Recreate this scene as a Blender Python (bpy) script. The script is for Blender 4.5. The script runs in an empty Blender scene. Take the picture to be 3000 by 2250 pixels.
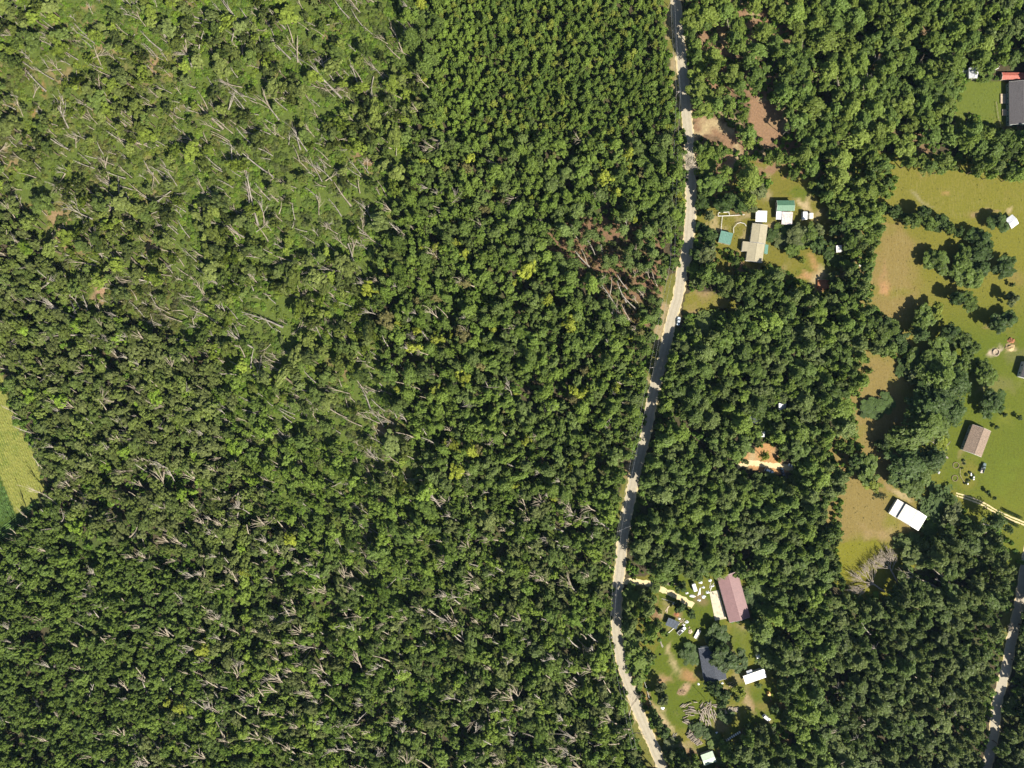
import bpy, bmesh, math, random
import numpy as np
from mathutils import Vector, Matrix, Euler

random.seed(7)
rng = np.random.default_rng(11)
S = bpy.context.scene
C = S.collection
R = math.radians

# ------------------------------------------------------------------ camera, sky, sun, exposure
HAZE = 0.00002
H = 385.0          # flying height in metres
GSD = 0.19         # metres of ground per photograph pixel
cam_d = bpy.data.cameras.new('camera')
cam = bpy.data.objects.new('camera', cam_d); C.objects.link(cam)
cam.location = (0, 0, H)
cam.rotation_euler = (0, 0, 0)
cam_d.sensor_width = 36.0
cam_d.lens = 36.0 * H / (3000 * GSD)
cam_d.clip_start = 1.0
cam_d.clip_end = 20000
S.camera = cam

SUN_EL = 42.0
AZ = Vector((0.68, -0.73, 0)).normalized()      # the sun stands at lower right of the picture
world = bpy.data.worlds.new('World'); S.world = world; world.use_nodes = True
wn = world.node_tree.nodes; wl = world.node_tree.links; wn.clear()
sky = wn.new('ShaderNodeTexSky'); sky.sky_type = 'NISHITA'; sky.sun_disc = False
sky.sun_elevation = R(SUN_EL); sky.sun_rotation = math.atan2(AZ.x, AZ.y)
bg = wn.new('ShaderNodeBackground'); bg.inputs['Strength'].default_value = 0.055
wo = wn.new('ShaderNodeOutputWorld')
wl.new(sky.outputs[0], bg.inputs[0]); wl.new(bg.outputs[0], wo.inputs[0])
sun_d = bpy.data.lights.new('sun', 'SUN'); sun_d.energy = 5.0; sun_d.angle = R(0.53); sun_d.color = (1.0, 0.93, 0.80)
sun = bpy.data.objects.new('sun', sun_d); C.objects.link(sun)
travel = Vector((-AZ.x*math.cos(R(SUN_EL)), -AZ.y*math.cos(R(SUN_EL)), -math.sin(R(SUN_EL))))
sun.rotation_euler = travel.to_track_quat('-Z', 'Y').to_euler()
sun.location = (200, -200, 300)
S.view_settings.view_transform = 'Standard'
S.view_settings.look = 'None'
S.view_settings.gamma = 1.0
S.view_settings.use_curve_mapping = False
S.view_settings.exposure = 1.0

# ------------------------------------------------------------------ helpers
def P(px, py, z=0.0):
    """a photograph pixel and a height above ground -> the point in the world"""
    k = GSD * (H - z) / H
    return Vector(((px - 1500.0) * k, (1125.0 - py) * k, z))

def tag(o, label=None, cat=None, group=None, kind=None):
    if label: o['label'] = label
    if cat: o['category'] = cat
    if group: o['group'] = group
    if kind: o['kind'] = kind
    return o

def empty(name, loc, rz=0.0):
    o = bpy.data.objects.new(name, None); C.objects.link(o)
    o.location = loc; o.rotation_euler = (0, 0, rz); o.empty_display_size = 0.5
    return o

class MB:
    def __init__(self): self.v = []; self.f = []; self.m = []; self.cur = 0
    def box(self, x0, x1, y0, y1, z0, z1):
        n = len(self.v)
        self.v += [(x0,y0,z0),(x1,y0,z0),(x1,y1,z0),(x0,y1,z0),(x0,y0,z1),(x1,y0,z1),(x1,y1,z1),(x0,y1,z1)]
        for q in ((0,3,2,1),(4,5,6,7),(0,1,5,4),(1,2,6,5),(2,3,7,6),(3,0,4,7)):
            self.f.append(tuple(n+i for i in q)); self.m.append(self.cur)
        return self
    def hull8(self, pts):
        n = len(self.v); self.v += [tuple(p) for p in pts]
        for q in ((0,3,2,1),(4,5,6,7),(0,1,5,4),(1,2,6,5),(2,3,7,6),(3,0,4,7)):
            self.f.append(tuple(n+i for i in q)); self.m.append(self.cur)
        return self
    def poly(self, pts):
        n = len(self.v); self.v += [tuple(p) for p in pts]
        self.f.append(tuple(range(n, n+len(pts)))); self.m.append(self.cur)
        return self
    def prism(self, pts, z0, z1):
        n = len(self.v); k = len(pts)
        self.v += [(p[0],p[1],z0) for p in pts] + [(p[0],p[1],z1) for p in pts]
        self.f.append(tuple(n+i for i in reversed(range(k)))); self.m.append(self.cur)
        self.f.append(tuple(n+k+i for i in range(k))); self.m.append(self.cur)
        for i in range(k):
            j = (i+1) % k
            self.f.append((n+i, n+j, n+k+j, n+k+i)); self.m.append(self.cur)
        return self
    def tube(self, pts, rad, seg=6, cap=True):
        pts = [Vector(p) for p in pts]
        n = len(self.v)
        for i, p in enumerate(pts):
            d = (pts[min(i+1, len(pts)-1)] - pts[max(i-1, 0)])
            if d.length < 1e-6: d = Vector((0,0,1))
            d.normalize()
            a = Vector((0,0,1)) if abs(d.z) < 0.9 else Vector((1,0,0))
            u = d.cross(a).normalized(); w = d.cross(u)
            for s in range(seg):
                t = 2*math.pi*s/seg
                q = p + (u*math.cos(t) + w*math.sin(t))*rad[i]
                self.v.append((q.x, q.y, q.z))
        for i in range(len(pts)-1):
            for s in range(seg):
                t = (s+1) % seg
                self.f.append((n+i*seg+s, n+i*seg+t, n+(i+1)*seg+t, n+(i+1)*seg+s)); self.m.append(self.cur)
        if cap:
            self.f.append(tuple(n+s for s in reversed(range(seg)))); self.m.append(self.cur)
            e = n+(len(pts)-1)*seg
            self.f.append(tuple(e+s for s in range(seg))); self.m.append(self.cur)
        return self
    def lathe(self, prof, seg=14, c=(0,0,0)):
        n = len(self.v); k = len(prof)
        for r, z in prof:
            for s in range(seg):
                t = 2*math.pi*s/seg
                self.v.append((c[0]+r*math.cos(t), c[1]+r*math.sin(t), c[2]+z))
        for i in range(k-1):
            for s in range(seg):
                t = (s+1) % seg
                self.f.append((n+i*seg+s, n+i*seg+t, n+(i+1)*seg+t, n+(i+1)*seg+s)); self.m.append(self.cur)
        self.f.append(tuple(n+s for s in reversed(range(seg)))); self.m.append(self.cur)
        self.f.append(tuple(n+(k-1)*seg+s for s in range(seg))); self.m.append(self.cur)
        return self
    def mesh(self, name, mats):
        me = bpy.data.meshes.new(name)
        me.from_pydata(self.v, [], self.f)
        for m in (mats if isinstance(mats, (list, tuple)) else [mats]): me.materials.append(m)
        if isinstance(mats, (list, tuple)) and len(mats) > 1:
            me.polygons.foreach_set('material_index', self.m)
        me.update()
        return me
    def build(self, name, mats, parent=None):
        o = bpy.data.objects.new(name, self.mesh(name, mats)); C.objects.link(o)
        if parent is not None: o.parent = parent
        return o

def put(name, me, parent=None, loc=None, rot=None, scale=None):
    o = bpy.data.objects.new(name, me); C.objects.link(o)
    if parent is not None: o.parent = parent
    if loc is not None: o.location = loc
    if rot is not None: o.rotation_euler = rot
    if scale is not None: o.scale = scale
    return o

def np_mesh(name, v, q, mats, face_attr=None, mat_idx=None):
    me = bpy.data.meshes.new(name)
    v = np.asarray(v, np.float32); q = np.asarray(q, np.int32)
    me.vertices.add(len(v)); me.vertices.foreach_set('co', v.ravel())
    me.loops.add(q.size); me.loops.foreach_set('vertex_index', q.ravel())
    me.polygons.add(len(q))
    me.polygons.foreach_set('loop_start', np.arange(0, q.size, q.shape[1], dtype=np.int32))
    me.polygons.foreach_set('loop_total', np.full(len(q), q.shape[1], np.int32))
    for m in (mats if isinstance(mats, (list, tuple)) else [mats]): me.materials.append(m)
    if mat_idx is not None: me.polygons.foreach_set('material_index', np.asarray(mat_idx, np.int32))
    if face_attr is not None:
        for k, a in face_attr.items():
            at = me.attributes.new(k, 'FLOAT', 'FACE'); at.data.foreach_set('value', np.asarray(a, np.float32))
    me.update(calc_edges=True)
    return me

# ------------------------------------------------------------------ materials
def mat(name, col, rough=0.8, var=0.12, scale=2.0, bump=0.0, bscale=12.0, spec=0.3, metal=0.0, col2=None, stretch=None):
    m = bpy.data.materials.new(name); m.use_nodes = True
    nt = m.node_tree; n = nt.nodes; l = nt.links
    b = n['Principled BSDF']
    b.inputs['Roughness'].default_value = rough
    b.inputs['Metallic'].default_value = metal
    b.inputs['Specular IOR Level'].default_value = spec
    tc = n.new('ShaderNodeTexCoord'); src = tc.outputs['Object']
    if stretch:
        mp = n.new('ShaderNodeMapping'); mp.inputs['Scale'].default_value = stretch
        l.new(src, mp.inputs[0]); src = mp.outputs[0]
    nz = n.new('ShaderNodeTexNoise'); nz.inputs['Scale'].default_value = scale; nz.inputs['Detail'].default_value = 6; nz.inputs['Roughness'].default_value = 0.65
    l.new(src, nz.inputs['Vector'])
    r = n.new('ShaderNodeValToRGB')
    c2 = col2 if col2 else tuple(min(1, c*(1+2.2*var)) for c in col)
    c1 = tuple(c*(1-1.8*var) for c in col) if not col2 else col
    r.color_ramp.elements[0].position = 0.32; r.color_ramp.elements[1].position = 0.68
    r.color_ramp.elements[0].color = (*c1, 1); r.color_ramp.elements[1].color = (*c2, 1)
    l.new(nz.outputs[0], r.inputs[0]); l.new(r.outputs[0], b.inputs['Base Color'])
    if bump:
        nb = n.new('ShaderNodeTexNoise'); nb.inputs['Scale'].default_value = bscale; nb.inputs['Detail'].default_value = 5
        l.new(src, nb.inputs['Vector'])
        bp = n.new('ShaderNodeBump'); bp.inputs['Strength'].default_value = bump; bp.inputs['Distance'].default_value = 0.1
        l.new(nb.outputs[0], bp.inputs['Height']); l.new(bp.outputs[0], b.inputs['Normal'])
    return m

def foliage_mat(name, spec=0.35, trans=0.22):
    m = bpy.data.materials.new(name); m.use_nodes = True
    nt = m.node_tree; n = nt.nodes; l = nt.links
    b = n['Principled BSDF']; out = n['Material Output']
    b.inputs['Roughness'].default_value = 0.55; b.inputs['Specular IOR Level'].default_value = spec
    at = n.new('ShaderNodeAttribute'); at.attribute_type = 'INSTANCER'; at.attribute_name = 'tint'
    lv = n.new('ShaderNodeAttribute'); lv.attribute_type = 'GEOMETRY'; lv.attribute_name = 'leafvar'
    mr = n.new('ShaderNodeMapRange'); mr.inputs['To Min'].default_value = 0.55; mr.inputs['To Max'].default_value = 1.5
    l.new(lv.outputs['Fac'], mr.inputs['Value'])
    mx = n.new('ShaderNodeVectorMath'); mx.operation = 'SCALE'
    l.new(at.outputs['Color'], mx.inputs[0]); l.new(mr.outputs[0], mx.inputs['Scale'])
    l.new(mx.outputs[0], b.inputs['Base Color'])
    tr = n.new('ShaderNodeBsdfTranslucent')
    hs = n.new('ShaderNodeVectorMath'); hs.operation = 'MULTIPLY'; hs.inputs[1].default_value = (1.5, 1.35, 0.55)
    l.new(mx.outputs[0], hs.inputs[0]); l.new(hs.outputs[0], tr.inputs['Color'])
    ms = n.new('ShaderNodeMixShader'); ms.inputs[0].default_value = trans
    l.new(b.outputs[0], ms.inputs[1]); l.new(tr.outputs[0], ms.inputs[2]); l.new(ms.outputs[0], out.inputs['Surface'])
    return m

M = {}
M['leaf'] = foliage_mat('leaf', 0.2, 0.3)
M['needle'] = foliage_mat('needle', 0.2, 0.25)
M['bark'] = mat('bark', (0.11, 0.085, 0.06), 0.9, 0.25, 3.0, 0.5)
M['dead_wood'] = mat('dead_wood', (0.27, 0.23, 0.175), 0.85, 0.25, 1.2, 0.3, stretch=(0.3, 1, 1))
M['grey_wood'] = mat('grey_wood', (0.25, 0.225, 0.19), 0.85, 0.28, 1.5, 0.3, stretch=(0.3, 1, 1))
M['twig'] = mat('twig', (0.15, 0.12, 0.09), 0.9, 0.25, 1.5)
M['log_wood'] = mat('log_wood', (0.30, 0.255, 0.205), 0.85, 0.25, 1.2, 0.3)
M['log_end'] = mat('log_end', (0.42, 0.33, 0.22), 0.85, 0.2, 6)
M['concrete'] = mat('concrete', (0.50, 0.44, 0.33), 0.9, 0.12, 0.6, 0.2)
M['white_metal'] = mat('white_metal', (0.78, 0.77, 0.74), 0.45, 0.04, 0.8, spec=0.4)
M['cream_metal'] = mat('cream_metal', (0.74, 0.71, 0.62), 0.5, 0.05, 0.5, spec=0.4)
M['silver_metal'] = mat('silver_metal', (0.60, 0.62, 0.66), 0.4, 0.1, 0.9, spec=0.5)
M['rusty_silver'] = mat('rusty_silver', (0.50, 0.44, 0.42), 0.5, 0.18, 0.8, spec=0.4)
M['tan_metal'] = mat('tan_metal', (0.335, 0.30, 0.205), 0.5, 0.05, 0.5, spec=0.4)
M['green_metal'] = mat('green_metal', (0.085, 0.185, 0.115), 0.5, 0.06, 0.6, spec=0.4)
M['teal_metal'] = mat('teal_metal', (0.10, 0.21, 0.165), 0.5, 0.08, 0.8, spec=0.4)
M['pale_green_metal'] = mat('pale_green_metal', (0.45, 0.56, 0.42), 0.5, 0.08, 0.8, spec=0.4)
M['mauve_metal'] = mat('mauve_metal', (0.235, 0.135, 0.135), 0.5, 0.05, 0.5, spec=0.4)
M['brown_shingle'] = mat('brown_shingle', (0.22, 0.165, 0.125), 0.9, 0.3, 2.6, 0.2)
M['grey_shingle'] = mat('grey_shingle', (0.085, 0.08, 0.085), 0.9, 0.25, 2.5, 0.2)
M['slate_shingle'] = mat('slate_shingle', (0.055, 0.062, 0.078), 0.9, 0.22, 1.5, 0.2)
M['red_metal'] = mat('red_metal', (0.40, 0.12, 0.09), 0.55, 0.12, 0.8)
M['wall_white'] = mat('wall_white', (0.62, 0.61, 0.58), 0.8, 0.06, 1.0)
M['wall_teal'] = mat('wall_teal', (0.20, 0.27, 0.26), 0.8, 0.08, 1.0)
M['wall_sage'] = mat('wall_sage', (0.30, 0.34, 0.30), 0.8, 0.08, 1.0)
M['wall_tan'] = mat('wall_tan', (0.36, 0.31, 0.23), 0.8, 0.08, 1.0)
M['trim'] = mat('trim', (0.75, 0.74, 0.71), 0.6, 0.03, 1.0)
M['glass'] = mat('glass', (0.03, 0.04, 0.05), 0.08, 0.05, 1.0, spec=0.6)
M['door'] = mat('door', (0.16, 0.10, 0.06), 0.6, 0.1, 2.0)
M['brown_ridge'] = mat('brown_ridge', (0.13, 0.10, 0.08), 0.9, 0.2, 2.5)
M['tyre'] = mat('tyre', (0.02, 0.02, 0.02), 0.8, 0.1, 4.0)
M['rim'] = mat('rim', (0.4, 0.4, 0.42), 0.35, 0.05, 4.0, metal=0.6)
M['paint_white'] = mat('paint_white', (0.75, 0.76, 0.78), 0.25, 0.02, 1.0, spec=0.6)
M['paint_pale_blue'] = mat('paint_pale_blue', (0.62, 0.72, 0.80), 0.25, 0.03, 1.0, spec=0.6)
M['paint_dark'] = mat('paint_dark', (0.03, 0.045, 0.055), 0.25, 0.05, 1.0, spec=0.6)
M['paint_grey_green'] = mat('paint_grey_green', (0.14, 0.19, 0.19), 0.28, 0.05, 1.0, spec=0.6)
M['paint_navy'] = mat('paint_navy', (0.03, 0.05, 0.09), 0.28, 0.05, 1.0, spec=0.6)
M['paint_yellow'] = mat('paint_yellow', (0.62, 0.36, 0.07), 0.4, 0.08, 1.0, spec=0.5)
M['black'] = mat('black', (0.015, 0.015, 0.017), 0.6, 0.1, 2.0)
M['red_lamp'] = mat('red_lamp', (0.35, 0.02, 0.02), 0.3, 0.02, 1.0)
M['white_lamp'] = mat('white_lamp', (0.8, 0.8, 0.78), 0.2, 0.02, 1.0)
M['tarp_blue'] = mat('tarp_blue', (0.035, 0.05, 0.075), 0.5, 0.3, 0.8)
M['board'] = mat('board', (0.42, 0.34, 0.24), 0.85, 0.18, 1.5, stretch=(0.3, 1, 1))
M['rust'] = mat('rust', (0.26, 0.115, 0.055), 0.9, 0.2, 1.2)
M['stone'] = mat('stone', (0.40, 0.33, 0.25), 0.9, 0.2, 3.0, 0.3)
M['brick'] = mat('brick', (0.26, 0.20, 0.14), 0.9, 0.2, 3.0)
M['earth'] = mat('earth', (0.20, 0.14, 0.08), 0.95, 0.25, 2.0, 0.4)
M['straw'] = mat('straw', (0.36, 0.27, 0.14), 0.95, 0.25, 3.0, 0.4)
M['wrap'] = mat('wrap', (0.62, 0.52, 0.45), 0.45, 0.06, 1.5, spec=0.5)
M['galv'] = mat('galv', (0.45, 0.45, 0.44), 0.5, 0.08, 3.0, metal=0.2)
M['wire'] = mat('wire', (0.35, 0.36, 0.36), 0.5, 0.05, 3.0)
M['pole_wood'] = mat('pole_wood', (0.24, 0.20, 0.16), 0.9, 0.15, 2.0)

# ------------------------------------------------------------------ the map of the place (photograph pixels)
def zp(ox, oy, k, pts): return [(ox + x/k, oy + y/k) for x, y in pts]
ROAD = [(1973,-120),(1976,-40),(1979,0),(1987,68),(1993,136),(1999,203),(2006,271),(2012,339),(2018,407),(2021,470),(2023.5,536),(2024,603),(2020,671),(2012,739),(2004,780),
        (1997,800),(1987,868),(1975,908),(1961,963),(1944,1044),(1928,1098),(1915,1153),(1904,1207),(1899,1240),(1886,1295),(1867,1363),(1852,1430),(1839,1498),
        (1826,1566),(1820,1634),(1815,1680),(1808,1736),(1805,1803),(1809,1871),(1821,1939),(1838,1993),(1855,2045),(1880,2108),(1910,2175),(1941,2250),(1975,2330),(2000,2400)]
ROAD2 = [(3040,1480),(3018,1600),(3002,1668),(2986,1776),(2964,1871),(2957,1912),(2949,1953),(2934,2010),(2922,2055),(2917,2100),(2912,2150),(2900,2210),(2885,2280),(2870,2380)]
DRIVE = [(1826,1706),(1850,1704),(1891,1708),(1940,1727),(1994,1752),(2030,1775)]
TRACK = [(2800,1448),(2830,1457),(2875,1474),(2929,1504),(3000,1534),(3080,1565)]
CLEARING_WAY = [(2160,1366),(2200,1357),(2250,1362),(2300,1368),(2335,1380)]

BIG = [(2625,465),(2660,484),(2700,500),(2850,512),(3000,528),(3200,540),(3200,1700),(3000,1640),(2960,1590),(2905,1545),(2860,1530),(2810,1480),(2775,1440),(2735,1440),(2718,1470),
       (2716,1513),(2690,1560),(2640,1560),(2632,1590),(2652,1612),(2640,1640),(2600,1690),(2560,1722),(2512,1742),(2482,1712),(2460,1660),(2450,1620),(2462,1560),(2458,1500),
       (2462,1450),(2480,1415),(2500,1400),(2495,1330),(2510,1310),(2500,1290),(2515,1255),(2500,1200),(2515,1140),(2545,1130),(2536,1100),(2530,1062),(2545,1040),
       (2600,1050),(2650,1042),(2662,1000),(2640,945),(2590,935),(2560,905),(2548,860),(2553,790),(2565,740),(2578,700),(2586,660),(2590,630),(2605,590),(2612,540)]
NYARD = [(2218,480),(2260,468),(2300,470),(2308,512),(2368,522),(2374,560),(2430,588),(2440,650),(2452,690),(2440,705),(2432,760),(2425,850),(2398,855),(2345,822),(2310,795),(2250,770),
         (2200,778),(2165,745),(2108,722),(2070,700),(2042,672),(2038,650),(2075,608),(2110,612),(2180,628),(2205,600),(2222,575),(2248,556),(2255,520)]
NORTHDIRT = [(2026,335),(2070,338),(2115,352),(2150,375),(2182,425),(2150,440),(2105,402),(2060,395),(2034,398)]
NEEDLE1 = [(2195,290),(2245,280),(2300,335),(2288,400),(2240,440),(2215,400),(2200,345)]
NEEDLE2 = [(2098,120),(2130,118),(2148,150),(2120,160)]
NEEDLE3 = [(2080,60),(2128,62),(2132,110),(2098,104)]
LAWN_NE = [(2812,268),(2838,236),(2870,240),(2935,235),(2960,245),(2956,362),(2922,378),(2895,360),(2840,330),(2830,360),(2800,365),(2796,320)]
SYARD = [(1925,1745),(1950,1712),(1990,1690),(2090,1690),(2108,1720),(2130,1825),(2160,1825),(2210,1850),(2228,1900),(2226,1948),(2250,1958),(2272,2012),(2278,2050),(2298,2080),(2272,2122),
         (2205,2120),(2160,2172),(2118,2172),(2102,2212),(2098,2250),(2048,2250),(2030,2205),(1998,2182),(1962,2150),(1935,2100),(1908,2040),(1892,1990),(1905,1945),(1932,1875),(1945,1850),(1932,1790)]
ORANGE = [(2149,1359),(2182,1328),(2200,1318),(2235,1297),(2258,1302),(2290,1352),(2328,1374),(2318,1384),(2270,1392),(2225,1380),(2195,1368)]
MIDLAWN = [(2010,862),(2030,842),(2062,850),(2100,868),(2150,878),(2162,898),(2142,916),(2100,905),(2052,925),(2000,925)]
VERGE_W = [(1936,-60),(1966,-60),(1968,0),(1982,130),(1996,270),(2006,370),(1996,372),(1984,320),(1962,200),(1950,100)]
VERGE_M = [(1962,795),(1990,800),(1976,868),(1962,910),(1948,960),(1930,1044),(1914,1100),(1902,1140),(1893,1110),(1908,1030),(1925,960),(1936,890),(1944,830)]
VERGE_L = [(1828,1998),(1842,2030),(1870,2108),(1900,2175),(1935,2255),(1895,2255),(1868,2180),(1850,2110),(1832,2050)]
VERGE_LL = [(1798,1620),(1812,1620),(1800,1736),(1796,1870),(1810,1940),(1800,1940),(1786,1860),(1788,1736)]
VERGE_ML = [(1835,1360),(1858,1365),(1838,1440),(1822,1500),(1808,1560),(1800,1560),(1812,1480)]
VERGE_R2 = [(2940,1790),(2975,1780),(2950,1900),(2930,1960),(2925,1900)]
CROP = [(-220,980),(-40,1050),(8,1105),(30,1190),(60,1262),(92,1310),(112,1380),(134,1425),(118,1450),(60,1545),(0,1592),(-220,1740)]
STORM = [(-220,-220),(1110,-220),(1180,0),(1235,180),(1215,330),(1190,520),(1130,720),(1085,900),(1110,1080),(1160,1230),(1250,1380),(1180,1450),(1060,1400),(930,1280),(760,1160),(560,1010),(380,930),
         (240,900),(130,780),(60,600),(-220,520)]
STORM2 = [(620,1000),(1100,1000),(1260,1420),(1300,1700),(1150,1760),(900,1600),(700,1350)]
MESSY = [(560,1750),(760,1650),(1000,1500),(1300,1450),(1800,1480),(1800,1940),(1880,2250),(1880,2460),(380,2460),(420,2150),(620,1980)]
PLANT = [(1250,-220),(1960,-220),(1985,200),(1998,372),(1940,410),(1700,405),(1560,385),(1420,400),(1310,410),(1262,330),(1272,180)]
BROWN = [(1560,690),(1720,630),(1900,660),(1950,760),(1945,880),(1915,960),(1840,950),(1760,900),(1690,800)]
LOWLEFT = [(-220,1560),(60,1560),(420,1600),(620,1760),(560,1980),(420,2150),(380,2460),(-220,2460)]
OLIVE = [(-220,520),(60,600),(130,780),(240,900),(380,930),(560,1010),(760,1160),(930,1280),(900,1500),(620,1760),(420,1600),(140,1500),(140,1400),(60,1240),(0,1090),(-220,950)]
EASTN = [(2010,-220),(3220,-220),(3220,500),(2600,470),(2500,600),(2040,640)]
def roadx(y):
    for a, b in zip(ROAD, ROAD[1:]):
        if a[1] <= y <= b[1]: return a[0] + (b[0]-a[0])*(y-a[1])/(b[1]-a[1])
    return ROAD[0][0] if y < 0 else ROAD[-1][0]

def inpoly(px, py, poly):
    px = np.asarray(px, float); py = np.asarray(py, float)
    ins = np.zeros(px.shape, bool); n = len(poly); j = n-1
    for i in range(n):
        xi, yi = poly[i]; xj, yj = poly[j]
        if yi != yj:
            ins ^= ((yi > py) != (yj > py)) & (px < (xj-xi)*(py-yi)/(yj-yi)+xi)
        j = i
    return ins

def seg_dist(px, py, a, b):
    ax, ay = a; bx, by = b
    dx, dy = bx-ax, by-ay; L = dx*dx+dy*dy+1e-9
    t = np.clip(((px-ax)*dx+(py-ay)*dy)/L, 0, 1)
    return np.hypot(px-(ax+t*dx), py-(ay+t*dy))

def line_dist(px, py, pts):
    d = np.full(np.shape(px), 1e9)
    xs = [p[0] for p in pts]; ys = [p[1] for p in pts]
    for a, b in zip(pts, pts[1:]): d = np.minimum(d, seg_dist(px, py, a, b))
    return d

def vnoise(px, py, cell, seed):
    g = np.random.default_rng(seed).random((256, 256))
    x = px/cell; y = py/cell
    x0 = np.floor(x).astype(int); y0 = np.floor(y).astype(int)
    fx = x-x0; fy = y-y0; fx = fx*fx*(3-2*fx); fy = fy*fy*(3-2*fy)
    a = g[x0 % 256, y0 % 256]; b = g[(x0+1) % 256, y0 % 256]; c = g[x0 % 256, (y0+1) % 256]; d = g[(x0+1) % 256, (y0+1) % 256]
    return (a*(1-fx)+b*fx)*(1-fy)+(c*(1-fx)+d*fx)*fy
def fbm(px, py, cell, seed, octs=4):
    s = 0; a = 1.0; t = 0
    for o in range(octs):
        s = s+a*vnoise(px, py, cell/2**o, seed+o); t += a; a *= 0.55
    return s/t
# ------------------------------------------------------------------ ground
def soil_mat(name, mow=0.0, grain=0.35, bump=0.35):
    m = bpy.data.materials.new(name); m.use_nodes = True
    nt = m.node_tree; n = nt.nodes; l = nt.links
    b = n['Principled BSDF']; b.inputs['Roughness'].default_value = 0.95; b.inputs['Specular IOR Level'].default_value = 0.1
    at = n.new('ShaderNodeAttribute'); at.attribute_name = 'soil'
    tc = n.new('ShaderNodeTexCoord')
    n1 = n.new('ShaderNodeTexNoise'); n1.inputs['Scale'].default_value = 0.9; n1.inputs['Detail'].default_value = 8; n1.inputs['Roughness'].default_value = 0.72
    l.new(tc.outputs['Object'], n1.inputs['Vector'])
    mr = n.new('ShaderNodeMapRange'); mr.inputs['From Min'].default_value = 0.3; mr.inputs['From Max'].default_value = 0.7
    mr.inputs['To Min'].default_value = 1-grain; mr.inputs['To Max'].default_value = 1+grain
    l.new(n1.outputs[0], mr.inputs['Value'])
    sc = n.new('ShaderNodeVectorMath'); sc.operation = 'SCALE'
    l.new(at.outputs['Color'], sc.inputs[0]); l.new(mr.outputs[0], sc.inputs['Scale'])
    col = sc.outputs[0]
    if mow:
        mp = n.new('ShaderNodeMapping'); mp.inputs['Rotation'].default_value = (0, 0, 0.25); mp.inputs['Scale'].default_value = (0.8, 0.1, 1)
        l.new(tc.outputs['Object'], mp.inputs[0])
        wv = n.new('ShaderNodeTexNoise'); wv.inputs['Scale'].default_value = 1.0; wv.inputs['Detail'].default_value = 3; wv.inputs['Distortion'].default_value = 2.5
        l.new(mp.outputs[0], wv.inputs['Vector'])
        r2 = n.new('ShaderNodeMapRange'); r2.inputs['From Min'].default_value = 0.5; r2.inputs['From Max'].default_value = 0.75; r2.inputs['To Max'].default_value = mow
        l.new(wv.outputs[0], r2.inputs['Value'])
        mx = n.new('ShaderNodeMix'); mx.data_type = 'RGBA'
        l.new(r2.outputs[0], mx.inputs['Factor']); l.new(col, mx.inputs['A']); mx.inputs['B'].default_value = (0.30, 0.25, 0.11, 1)
        col = mx.outputs['Result']
    l.new(col, b.inputs['Base Color'])
    nb = n.new('ShaderNodeTexNoise'); nb.inputs['Scale'].default_value = 1.6; nb.inputs['Detail'].default_value = 6
    l.new(tc.outputs['Object'], nb.inputs['Vector'])
    bp = n.new('ShaderNodeBump'); bp.inputs['Strength'].default_value = bump; bp.inputs['Distance'].default_value = 0.5
    l.new(nb.outputs[0], bp.inputs['Height']); l.new(bp.outputs[0], b.inputs['Normal'])
    return m
M['soil'] = soil_mat('forest_floor')
M['soil_lawn'] = soil_mat('lawn_grass', 0.0, 0.22, 0.3)
M['soil_hay'] = soil_mat('mown_hay', 0.28, 0.2, 0.3)
M['soil_bare'] = soil_mat('bare_soil', 0.0, 0.3, 0.4)

STEP = 6
gx = np.arange(-300, 3301, STEP); gy = np.arange(-300, 2551, STEP)
GX, GY = np.meshgrid(gx, gy)
wx = GX + (fbm(GX, GY, 60, 21)-0.5)*26; wy = GY + (fbm(GX, GY, 60, 31)-0.5)*26   # ragged borders
f1 = fbm(GX, GY, 220, 41); f2 = fbm(GX, GY, 45, 51); f3 = fbm(GX, GY, 90, 61)
def mixc(a, b, t):
    t = np.clip(t, 0, 1)[..., None]; return a*(1-t)+b*t
def A(*c): return np.array(c, float)
FLOOR = A(0.075, 0.062, 0.036); FGREEN = A(0.07, 0.10, 0.025); TAN = A(0.27, 0.19, 0.10); PINK = A(0.235, 0.145, 0.085)
UNDER = A(0.095, 0.13, 0.027); LAWN = A(0.100, 0.130, 0.016); LAWN2 = A(0.17, 0.158, 0.030); HAY = A(0.215, 0.163, 0.055); HAYG = A(0.165, 0.160, 0.026)
SAND = A(0.40, 0.315, 0.175); CLAY = A(0.40, 0.225, 0.105)
VERGE = A(0.145, 0.145, 0.036); CSOIL = A(0.21, 0.215, 0.055); CGREEN = A(0.05, 0.085, 0.016)
col = np.zeros(GX.shape+(3,)) + FLOOR
col = mixc(col, FGREEN, (f3-0.45)*4)
st = inpoly(wx, wy, STORM) | inpoly(wx, wy, STORM2)
col[st] = mixc(np.zeros_like(col)+UNDER, TAN*0.8, (f3-0.66)*6)[st]
lf = st & (GX < 520+0*GX) & ((GX*0.8+GY) < 1500)
col[lf] = mixc(col, TAN, (f2*0.6+f3*0.4-0.57)*5)[lf]
me_ = inpoly(wx, wy, MESSY); col[me_] = mixc(col, UNDER*0.8, (f2-0.4)*4)[me_]
br = inpoly(wx, wy, BROWN); col[br] = mixc(np.zeros_like(col)+PINK*0.8, FGREEN, (f2-0.55)*5)[br]
en = inpoly(wx, wy, EASTN); col[en] = mixc(col, PINK, (f3-0.5)*4)[en]
es = en & (GX < 2330) & (GX > 2015) & (GY < 520); col[es] = mixc(mixc(col, PINK*1.05, (f3-.3)*5), SAND*.8, (f2-.55)*6)[es]
cls = np.zeros(GX.shape, int)      # 0 ground 1 lawn 2 hay meadow 3 bare yard soil 4 crop field 5 verge
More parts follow.
